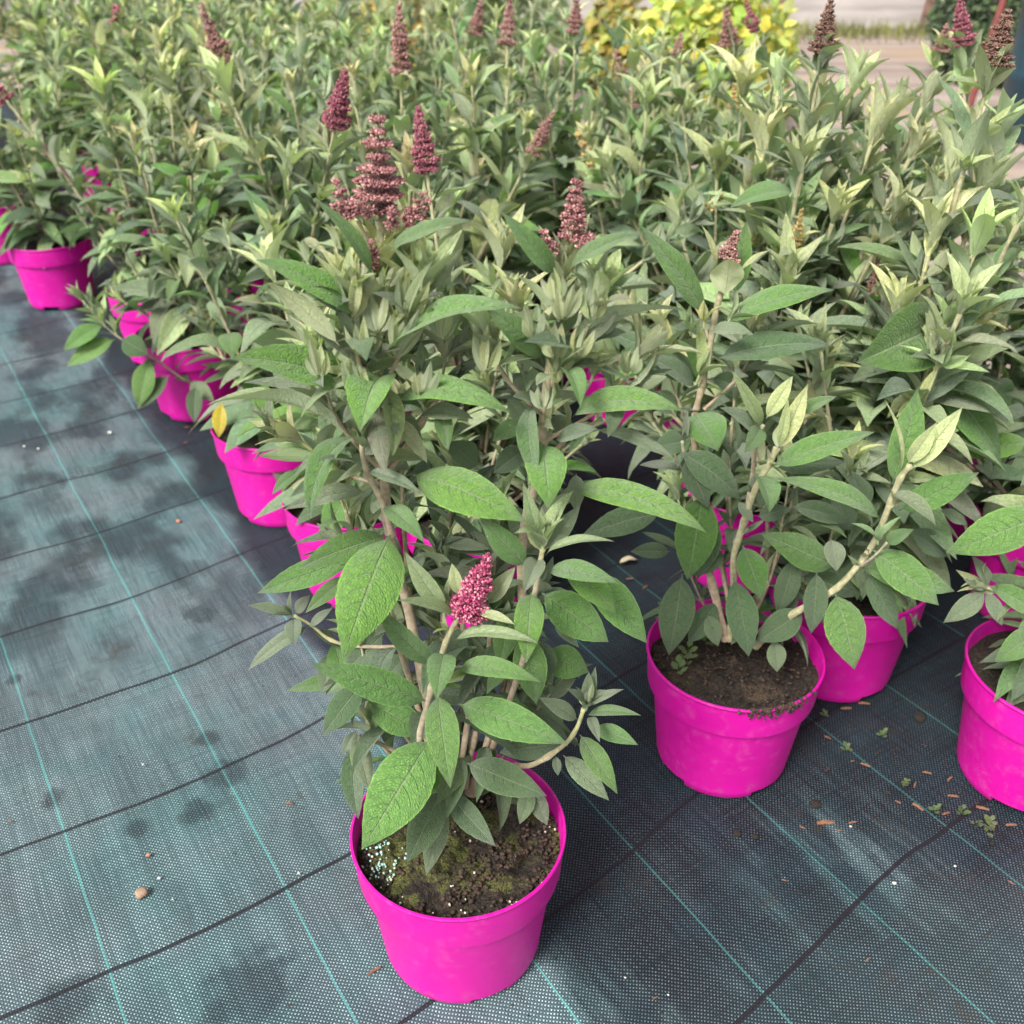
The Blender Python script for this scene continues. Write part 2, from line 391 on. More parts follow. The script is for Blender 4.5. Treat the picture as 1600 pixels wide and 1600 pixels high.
for i in range(5):
    a = tuft_geo('p', 10, (52, 88), (1.0, .55), False, 80+i); b = tuft_geo('p', 6, (54, 87), (1.0, .5), True, 90+i)
    TIP.append((mesh('shoot_tip', a[0], a[1], M_LEAF, a[2], a[3]), b))

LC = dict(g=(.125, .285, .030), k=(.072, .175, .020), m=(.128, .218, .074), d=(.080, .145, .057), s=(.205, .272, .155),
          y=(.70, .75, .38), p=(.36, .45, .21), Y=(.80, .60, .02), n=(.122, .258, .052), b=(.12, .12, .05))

# ------------------------------------------------------------------ tubes, spikes
def tube_geo(pts, radii, m=7):
    P = np.array([list(p) for p in pts], np.float64); n = len(P)
    Vs = []; ref = Vector((.3, 1, .1)).normalized()
    for i in range(n):
        t = Vector(P[min(i+1, n-1)]-P[max(i-1, 0)]).normalized()
        a = (ref - t*ref.dot(t)).normalized(); b = t.cross(a)
        for k in range(m):
            c = 6.28318*k/m; Vs.append(Vector(P[i]) + (a*math.cos(c)+b*math.sin(c))*radii[i])
    Vs.append(Vector(P[-1]) + t*radii[-1]*.6)
    Fs = [(i*m+k, i*m+(k+1) % m, (i+1)*m+(k+1) % m, (i+1)*m+k) for i in range(n-1) for k in range(m)]
    Fs += [((n-1)*m+k, (n-1)*m+(k+1) % m, n*m, n*m) for k in range(m)]
    Fs = [f if f[2] != f[3] else f[:3] for f in Fs]
    return [tuple(v) for v in Vs], Fs
def curve(pts, n):
    pts = [Vector(p) for p in pts]; out = []
    if len(pts) == 2: pts = [pts[0], pts[0].lerp(pts[1], .5), pts[1]]
    ext = [pts[0]*2-pts[1]] + pts + [pts[-1]*2-pts[-2]]
    seg = len(pts)-1
    for i in range(n+1):
        f = i/n*seg; k = min(int(f), seg-1); t = f-k
        p0, p1, p2, p3 = ext[k:k+4]
        out.append(.5*((2*p1)+(p2-p0)*t+(2*p0-5*p1+4*p2-p3)*t*t+(3*p1-p0-3*p2+p3)*t**3))
    return out
ICO_V = []
gr = (1+5**.5)/2
for a_, b_ in ((1, gr), (-1, gr), (1, -gr), (-1, -gr)): ICO_V += [(0, a_, b_), (a_, b_, 0), (b_, 0, a_)]
ICO_V = np.array(ICO_V)/math.hypot(1, gr)
import itertools
ICO_F = []
D = np.linalg.norm(ICO_V[:, None]-ICO_V[None], axis=2)
for a_, b_, c_ in itertools.combinations(range(12), 3):
    if max(D[a_, b_], D[b_, c_], D[a_, c_]) < 1.06:
        nrm = np.cross(ICO_V[b_]-ICO_V[a_], ICO_V[c_]-ICO_V[a_])
        ICO_F.append((a_, b_, c_) if nrm.dot(ICO_V[a_]) > 0 else (a_, c_, b_))
ICO_F = np.array(ICO_F)
PAL = dict(red=[(.15, .025, .045), (.24, .045, .08), (.09, .018, .03), (.42, .17, .20)],
           dark=[(.085, .020, .023), (.15, .035, .043), (.21, .065, .070), (.46, .26, .24)],
           pink=[(.46, .05, .16), (.26, .03, .09), (.66, .26, .34), (.12, .02, .04)],
           brown=[(.10, .045, .035), (.15, .07, .055), (.06, .03, .025), (.26, .16, .11)],
           dusk=[(.19, .075, .070), (.27, .12, .11), (.13, .06, .05), (.42, .26, .22)],
           tan=[(.30, .20, .07), (.42, .30, .10), (.20, .13, .06), (.5, .38, .16)])
def spike_geo(style, H, R, bud, seed, whorls=7, dens=1.0, gap=.0, cone=1.0):
    """a panicle: whorls of little bud clusters on a tapering axis, base at the origin, axis +Z"""
    r = random.Random(seed); pal = PAL[style]; Vs, Cs, Ns = [], [], []
    for w in range(whorls):
        f = w/(whorls-1) if whorls > 1 else .5
        z = H*(.05+.90*f**.92); rr = R*(1-f*.82*cone)*(1 + r.uniform(-.26, .22)); ncl = max(3, int((7 if f < .6 else 5)*dens))
        dz = H/whorls*(.5-gap)
        for c in range(ncl):
            az = 6.283*(c+r.uniform(-.3, .3))/ncl + w*1.1; cr = rr*r.uniform(.42, .72)
            cc = Vector((math.cos(az)*cr, math.sin(az)*cr, z + r.uniform(-.3, .3)*dz + cr*.12)); cs = max(rr*.42, bud*1.8)
            nb = max(5, int(7*dens*(cs/bud/2.4)**1.6))
            for b in range(nb):
                v = Vector((r.gauss(0, 1), r.gauss(0, 1), r.gauss(0, .8))).normalized()*cs*r.uniform(.55, 1.05)
                v.z = v.z*dz/cs*.95 if cs > dz else v.z
                p = cc + v; s = bud*r.uniform(.7, 1.2)
                ax = (Vector((p.x, p.y, (p.z-cc.z)*1.5+.3*R))).normalized()
                q = ax.to_track_quat('Z', 'Y').to_matrix()
                L = ICO_V*[s*.85, s*.85, s*r.uniform(1.2, 2.1)]; col = np.array(pal[r.choice([0, 0, 1, 1, 2, 2, 3])])*r.uniform(.75, 1.25)
                hz = np.clip(ICO_V[:, 2:3]*.5+.5, 0, 1)
                Cs.append(col*(1-hz*.30) + np.array(pal[3])*hz*.30)
                Vs.append(L @ np.array(q).T + np.array(p))
    n = len(Vs); Fs = (ICO_F[None]+12*np.arange(n)[:, None, None]).reshape(-1, 3)
    return np.concatenate(Vs), Fs, np.concatenate(Cs)
SPK = {}
def spike_mesh(style, kind):
    k = (style, kind)
    if k not in SPK:
        a = dict(big=(1, .30, .017, 10, 1.5), mid=(1, .30, .023, 8, 1.3), small=(1, .42, .055, 4, .8))[kind]
        V, Fs, C = spike_geo(style, a[0], a[1], a[2], sum(map(ord, style+kind)), a[3], a[4]); SPK[k] = mesh('flower_buds', V, Fs, M_BUD, None, C)
    return SPK[k]

# ------------------------------------------------------------------ pots and soil
def pot_mesh():
    Rr, Zt = .110, .195; m = 144
    prof = [(.0825, 0), (.0835, .002), (.0865, .012), (.0866, .0135), (.087, .018), (.0992, .136), (.1000, .1395), (.1066, .1412), (.1074, .145), (.1095, .189), (.1112, .1905), (.1118, .193), (.1110, .1950), (.1090, .1950), (.1078, .1925), (.1050, .150), (.098, .135), (.083, .012)]
    prof = [(r*.993, z*.175/.195) for r, z in prof]
    V = []
    for j, (r, z) in enumerate(prof):
        for i in range(m):
            a = 360*i/m; b = (a - 12) % 90
            zz = z
            if j <= 1 and b < 28: zz = .0105 + .001*j
            wob = 1 + .004*math.sin(math.radians(a*2+40))*(z/.195)
            V.append((r*wob*math.cos(math.radians(a)), r*wob*math.sin(math.radians(a)), zz))
    Fs = [(j*m+i, j*m+(i+1) % m, (j+1)*m+(i+1) % m, (j+1)*m+i) for j in range(len(prof)-1) for i in range(m)]
    nb = len(prof)-1
    V.append((0, 0, .012)); c = len(V)-1
    Fs += [(nb*m+i, nb*m+(i+1) % m, c) for i in range(m)]
    Fs = [f for f in Fs]
    me = mesh('pot', V, Fs, M_POT)
    me.set_sharp_from_angle(angle=math.radians(38)); return me
ME_POT = pot_mesh()
def soil_mesh(hi, seed, level=.157, mat=None):
    nr, na = (48, 150) if hi else (10, 32)
    V = [(0, 0, level)]
    for i in range(1, nr+1):
        r = .1062*i/nr
        for k in range(na):
            a = 6.28318*k/na; x, y = r*math.cos(a), r*math.sin(a)
            z = noise.noise(Vector((x*28+seed, y*28, 0)))*.0065 + noise.noise(Vector((x*90, y*90, seed)))*.0035
            if hi: z += noise.noise(Vector((x*45, y*45, seed+9)))*.007 + noise.noise(Vector((x*260, y*260, seed)))*.0034 + abs(noise.noise(Vector((x*60, y*60, seed+3))))*.007 - .002
            z += -.004*(i/nr)**4
            if hi:
                z -= .016*math.exp(-((x-.062)**2+(y+.022)**2)/.00018)          # a hollow
                z += .009*math.exp(-((x+.045)**2+(y+.062)**2)/.0004)
            V.append((x, y, level+z))
    Fs = [(0, 1+k, 1+(k+1) % na) for k in range(na)]
    for i in range(nr-1):
        o = 1+i*na
        Fs += [(o+k, o+na+k, o+na+(k+1) % na, o+(k+1) % na) for k in range(na)]
    return mesh('soil', V, Fs, mat or M_SOIL)
SOILS = [soil_mesh(False, s) for s in (3, 9, 17)]
def blob_cloud(pts, size, mat, seed, squash=.7, name='crumbs', cols=None):
    r = random.Random(seed); Vs = []; C = []
    for p in pts:
        s = size*r.uniform(.5, 1.4); L = ICO_V*[s, s*r.uniform(.6, 1), s*squash] * (1+np.random.RandomState(r.randint(0, 9999)).uniform(-.2, .2, (12, 1)))
        q = Matrix.Rotation(r.uniform(0, 6), 3, 'Z') @ Matrix.Rotation(r.uniform(-.6, .6), 3, 'X')
        Vs.append(L @ np.array(q).T + np.array(p)); c = (1, 1, 1) if cols is None else r.choice(cols); C.append(np.tile(c, (12, 1)))
    n = len(Vs); Fs = (ICO_F[None]+12*np.arange(n)[:, None, None]).reshape(-1, 3)
    return mesh(name, np.concatenate(Vs), Fs, mat, None, np.concatenate(C))

# ------------------------------------------------------------------ plants
class Plant:
    def __init__(s, x, y, label, group='shrubs in magenta pots', lod=0, seed=0, hue=(1, 1, 1), hisoil=False, rot=None):
        s.c = Vector((x, y, 0)); s.lod = lod; s.r = random.Random(seed); s.hue = hue
        s.root = link('potted_shrub', None, label=label, category='potted plant', group=group)
        s.root.location = s.c
        rot = s.r.uniform(0, 6.28) if rot is None else rot
        link('pot', ME_POT, s.root, Matrix.Rotation(rot, 4, 'Z'))
        if hisoil: link('soil', soil_mesh(True, seed, .152, M_SOIL2 if hisoil == 2 else M_SOIL), s.root)
        else: link('soil', SOILS[seed % 3], s.root, Matrix.Rotation(s.r.uniform(0, 6), 4, 'Z'))
        s.items = []; s.stems = []
    def tint(s, c, amt=.13):
        r = s.r; k = 1+r.uniform(-amt, amt)*1.5; c = LC[c] if isinstance(c, str) else c
        return tuple(max(0, c[i]*k*(1+r.uniform(-amt, amt))*s.hue[i]) for i in range(3))
    def leaf(s, B, d, nrm, L, Wr, c, var=None):
        i = s.r.randrange(len(LEAFV)) if var is None else var
        s.items.append(('leaf', LEAFV[i], frame(Vector(B)-s.c, d, nrm, L, L*Wr/.30), s.tint(c)))
    def tuft(s, B, ax, L, c, kind='side_shoot'):
        src = TUFT if kind == 'side_shoot' else TIP
        q = Vector(ax).normalized().to_track_quat('Z', 'Y').to_matrix().to_4x4() @ Matrix.Rotation(s.r.uniform(0, 6.3), 4, 'Z')
        s.items.append((kind, s.r.choice(src), Matrix.Translation(Vector(B)-s.c) @ q @ Matrix.Scale(L, 4), s.tint(c)))
    def stem(s, pts, r0, r1, c=(.36, .27, .19), c1=(.30, .30, .16), nodes=None):
        P = [p-s.c for p in curve(pts, 22 if s.lod == 0 else 9)]; n = len(P)
        L = sum((P[i+1]-P[i]).length for i in range(n-1)); nn = nodes or max(2, int(L/.042))
        rad = [(r0+(r1-r0)*i/(n-1))*(1+.45*max(0, math.cos(i/(n-1)*nn*6.283))**6) for i in range(n)]
        m = 8 if s.lod == 0 else 5
        V, Fs = tube_geo(P, rad, m)
        C = [tuple(c[k]+(c1[k]-c[k])*min(1, (i//m)/(n-1))**1.3 for k in range(3)) for i in range(len(V))]
        if s.lod < 2: link('stem', mesh('stem', V, Fs, M_STEM, None, np.array(C)), s.root)
        else: s.stems.append((V, Fs, C))
    def spike(s, B, T, R, style, kind='mid'):
        B, T = Vector(B), Vector(T); H = (T-B).length
        q = (T-B).normalized().to_track_quat('Z', 'Y').to_matrix().to_4x4()
        M = Matrix.Translation(B-s.c) @ q @ Matrix.Rotation(s.r.uniform(0, 6), 4, 'Z') @ Matrix.Diagonal((R/.30, R/.30, H, 1))
        V, Fs = tube_geo([(0, 0, 0), (0, 0, .95)], [.02, .008], 5)
        o = link('flower_spike', AXIS, s.root, M @ Matrix.Diagonal((.72, .72, 1, 1)))
        link('flower_buds', spike_mesh(style, kind), o, kind='stuff')
    def hero_spike(s, B, T, R, style, bud, seed, whorls=9, dens=1.3, gap=.1, cone=1.0):
        B, T = Vector(B), Vector(T); H = (T-B).length
        q = (T-B).normalized().to_track_quat('Z', 'Y').to_matrix().to_4x4(); M = Matrix.Translation(B-s.c) @ q
        V, Fs = tube_geo([(0, 0, -.002), (0, 0, H*.5), (0, 0, H*.97)], [.0016, .0013, .0006], 6)
        o = link('flower_spike', mesh('flower_spike', V, Fs, M_STEM, None, np.tile((.2, .09, .08), (len(V), 1))), s.root, M)
        V, Fs, C = spike_geo(style, H, R, bud, seed, whorls, dens, gap, cone)
        link('flower_buds', mesh('flower_buds', V, Fs, M_BUD, None, C), o, kind='stuff')
    def shoot(s, pts, LL=.095, spike=None, f0=.08, tip='y', leafc='mmdssspp', axil=.8, r0=.0032, inter=.038, prof=None, tipL=.055, Wr=.30, skip=()):
        r = s.r; pts = [Vector(p) for p in pts]
        s.stem(pts, r0, r0*.5)
        P = curve(pts, 40); cum = [0]
        for i in range(40): cum.append(cum[-1]+(P[i+1]-P[i]).length)
        Ltot = cum[-1]; n = max(3, int(Ltot*(1-f0)/inter)); az0 = r.uniform(0, 6.28)
        for k in range(n):
            f = f0+(1-f0)*(k+.3*r.random())/n; i = min(39, int(f*40)); B = P[i].lerp(P[i+1], f*40-i); T = (P[i+1]-P[i]).normalized()
            a = Vector((1, 0, 0)); a = (a-T*a.dot(T)).normalized(); b = T.cross(a); az = az0+k*math.pi/2+r.uniform(-.35, .35)
            lp = (prof or (lambda f: min(1, .78+1.2*f)*(1 if f < .62 else 1-(f-.62)*1.35)))(f)
            for h in (0, 1):
                if r.random() < .05: continue
                rad = a*math.cos(az+h*math.pi+r.uniform(-.2, .2)) + b*math.sin(az+h*math.pi)
                el = math.radians(-24+82*f+r.uniform(-14, 14))
                d = rad*math.cos(el)+T*math.sin(el); d = (d+Vector((0, 0, -.10))).normalized()
                nn = T*math.cos(el)-rad*math.sin(el)+Vector((r.uniform(-.35, .35), r.uniform(-.35, .35), .3))
                L = LL*lp*r.uniform(.72, 1.16); c = r.choice(leafc)
                if f > .78 and r.random() < .55: c = 'p'
                if r.random() < .05: c = 'g'
                s.leaf(B+rad*r0*.8, d, nn, L, Wr*r.uniform(.82, 1.2), c)
                if f > .22 and r.random() < axil:
                    s.tuft(B+T*.004+rad*.002, T*.9+rad*.75, r.uniform(.028, .058)*min(1.2, .7+f), r.choice('ypss'))
        T = (P[-1]-P[-2]).normalized()
        if spike:
            style, kind, H, R = spike
            s.tuft(P[-1]-T*.012, T, tipL*.8, tip, 'shoot_tip'); s.spike(P[-1]-T*.004, P[-1]+T*H, R, style, kind)
            for h in (0, 1):
                if r.random() < .6 and kind != 'small':
                    rad = Vector((r.uniform(-1, 1), r.uniform(-1, 1), 0)).normalized(); Bp = P[-1]+T*.004; s.spike(Bp, Bp+(rad*.7+T*.9).normalized()*H*.35, R*.45, style, 'small')
        else: s.tuft(P[-1]-T*.006, T, tipL*r.uniform(.8, 1.2), tip, 'shoot_tip')
    def finish(s):
        if s.lod == 0:
            for name, src, M, c in s.items: link(name, src[0], s.root, M, c)
        elif s.lod == 1:
            near = [i for i in s.items if i[0] == 'leaf' or i[0] == 'shoot_tip']; rest = [i for i in s.items if i[0] == 'side_shoot']
            for name, src, M, c in near: link(name, src[0], s.root, M, c)
            if rest:
                g = merge([(xf(src[1][0], M), src[1][1], src[1][2], np.array(src[1][3])*np.array(c)) for _, src, M, c in rest])
                link('side_shoots', mesh('side_shoots', g[0], g[1], M_LEAF, g[2], g[3]), s.root, kind='stuff')
        else:
            P = []
            for name, src, M, c in s.items:
                g = src[1]; col = np.array(c) if len(g) == 3 else np.array(g[3])*np.array(c)
                P.append((xf(g[0], M), g[1], g[2], col))
            g = merge(P); link('foliage', mesh('foliage', g[0], g[1], M_LEAF, g[2], g[3]), s.root, kind='stuff')
            Vs, Fs, Cs = [], [], []
            for V, f, C in s.stems:
                k = len(Vs); Vs += V; Fs += [tuple(x+k for x in q) for q in f]; Cs += C
            if Vs: link('stem', mesh('stem', Vs, Fs, M_STEM, None, np.array(Cs)), s.root, kind='stuff')
_V, _F = tube_geo([(0, 0, 0), (0, 0, .95)], [.02, .008], 5)
AXIS = mesh('flower_spike', _V, _F, M_STEM, None, np.tile((.22, .12, .09), (len(_V), 1)))

# ------------------------------------------------------------------ plants built leaf by leaf
def HL(P, Y, rows):
    """leaf rows: base px, tip px, blade width px, phi (90 = faces up, 0 = faces the viewer's side, >100 = underside shows), bend, colour[, dB, dT, psi, fold]"""
    for k, q in enumerate(rows):
        bx, by, tx, ty, w, phi, bend, c = q[:8]; dB, dT, psi, fold = list(q[8:]) + [0, 0, 0, .28][len(q)-8:]
        B = at(bx, by, Y+dB); T = at(tx, ty, Y+dT); d = T-B; L = d.length
        wm = w/F*(Y+(dB+dT)/2)/ray((bx+tx)/2, (by+ty)/2).y*1.0
        if c == 'm': c = 'n'
        ph, ps = math.radians(phi), math.radians(psi)
        N = Vector((0, -1, 0))*math.cos(ph) + (Vector((0, 0, 1))*math.cos(ps)+Vector((1, 0, 0))*math.sin(ps))*math.sin(ph)
        r = random.Random(k*7+int(bx)); LW = wm/L
        g = leaf_geo(1, LW*.80, bend, fold, .10+.08*r.random(), r.choice([0, .03, .05]), r.uniform(-.25, .25), 8, 18, k, .05, .02)
        M = frame(B-P.c, d, N, L)
        link('leaf', mesh('leaf', g[0], g[1], M_LEAF, g[2], (1, 1, 1)), P.root, M, P.tint(c, .05))
def ST_(P, Y, pts, r0, r1, **kw):            # stem through photo points (px, py, dY)
    P.stem([at(x, y, Y+d) for x, y, d in pts], r0, r1, **kw)
def TF(P, Y, rows):                          # tufts: px, py, dY, size px, axis (right, up), colour, kind
    for x, y, d, size, ax, c, kind in rows:
        B = at(x, y, Y+d); P.tuft(B, Vector((ax[0], -.25, ax[1])), size*1.45/F*(Y+d)/ray(x, y).y, c, kind)

P1 = Plant(-.055, .725, 'tall flowering shrub in a magenta pot standing alone in front, moss on its soil', seed=11, hisoil=2, rot=math.radians(-90+24-12-14), lod=0, group='shrubs in magenta pots')
Y = .737
base = at(705, 1225, .70)
ST_(P1, Y, [(700, 1262, -.012), (672, 1120, .01), (640, 960, .02), (608, 830, .01), (600, 740, .0), (590, 640, 0), (590, 560, 0), (594, 480, 0), (598, 400, 0), (594, 345, 0)], .0052, .0028)
ST_(P1, Y, [(735, 1240, .01), (790, 1110, .03), (815, 980, .03), (815, 850, .02), (838, 745, .01), (845, 690, 0), (852, 620, 0), (864, 540, 0), (873, 470, 0), (880, 410, 0), (893, 350, 0)], .0048, .0024)
ST_(P1, Y, [(690, 1262, -.02), (668, 1230, -.03), (655, 1160, -.04), (668, 1100, -.05), (678, 1060, -.055), (688, 1030, -.06), (700, 995, -.06), (722, 955, -.06)], .0030, .0022)
ST_(P1, Y, [(740, 1240, .02), (790, 1200, .0), (832, 1195, -.02), (880, 1165, -.03), (900, 1140, -.03), (912, 1108, -.03)], .0030, .0018, c1=(.34, .36, .15))
ST_(P1, Y, [(775, 1150, 0), (815, 1040, -.02), (832, 950, -.04), (842, 890, -.05), (848, 858, -.05)], .0028, .0020)
ST_(P1, Y, [(650, 1010, .03), (560, 1010, .03), (517, 1000, .03), (488, 978, .03), (460, 962, .03)], .0018, .0012, c1=(.34, .36, .15))
ST_(P1, Y, [(612, 835, 0), (600, 790, -.01), (575, 740, -.02), (566, 705, -.03), (566, 690, -.03)], .0028, .0020)
ST_(P1, Y, [(600, 745, .0), (640, 690, .01), (672, 640, .01), (690, 612, .01)], .0026, .0020)
ST_(P1, Y, [(838, 740, .0), (880, 690, .01), (915, 668, .01), (940, 655, .01)], .0022, .0016)
ST_(P1, Y, [(560, 1150, 0), (600, 1165, 0), (660, 1200, 0), (700, 1245, 0)], .0020, .0024)
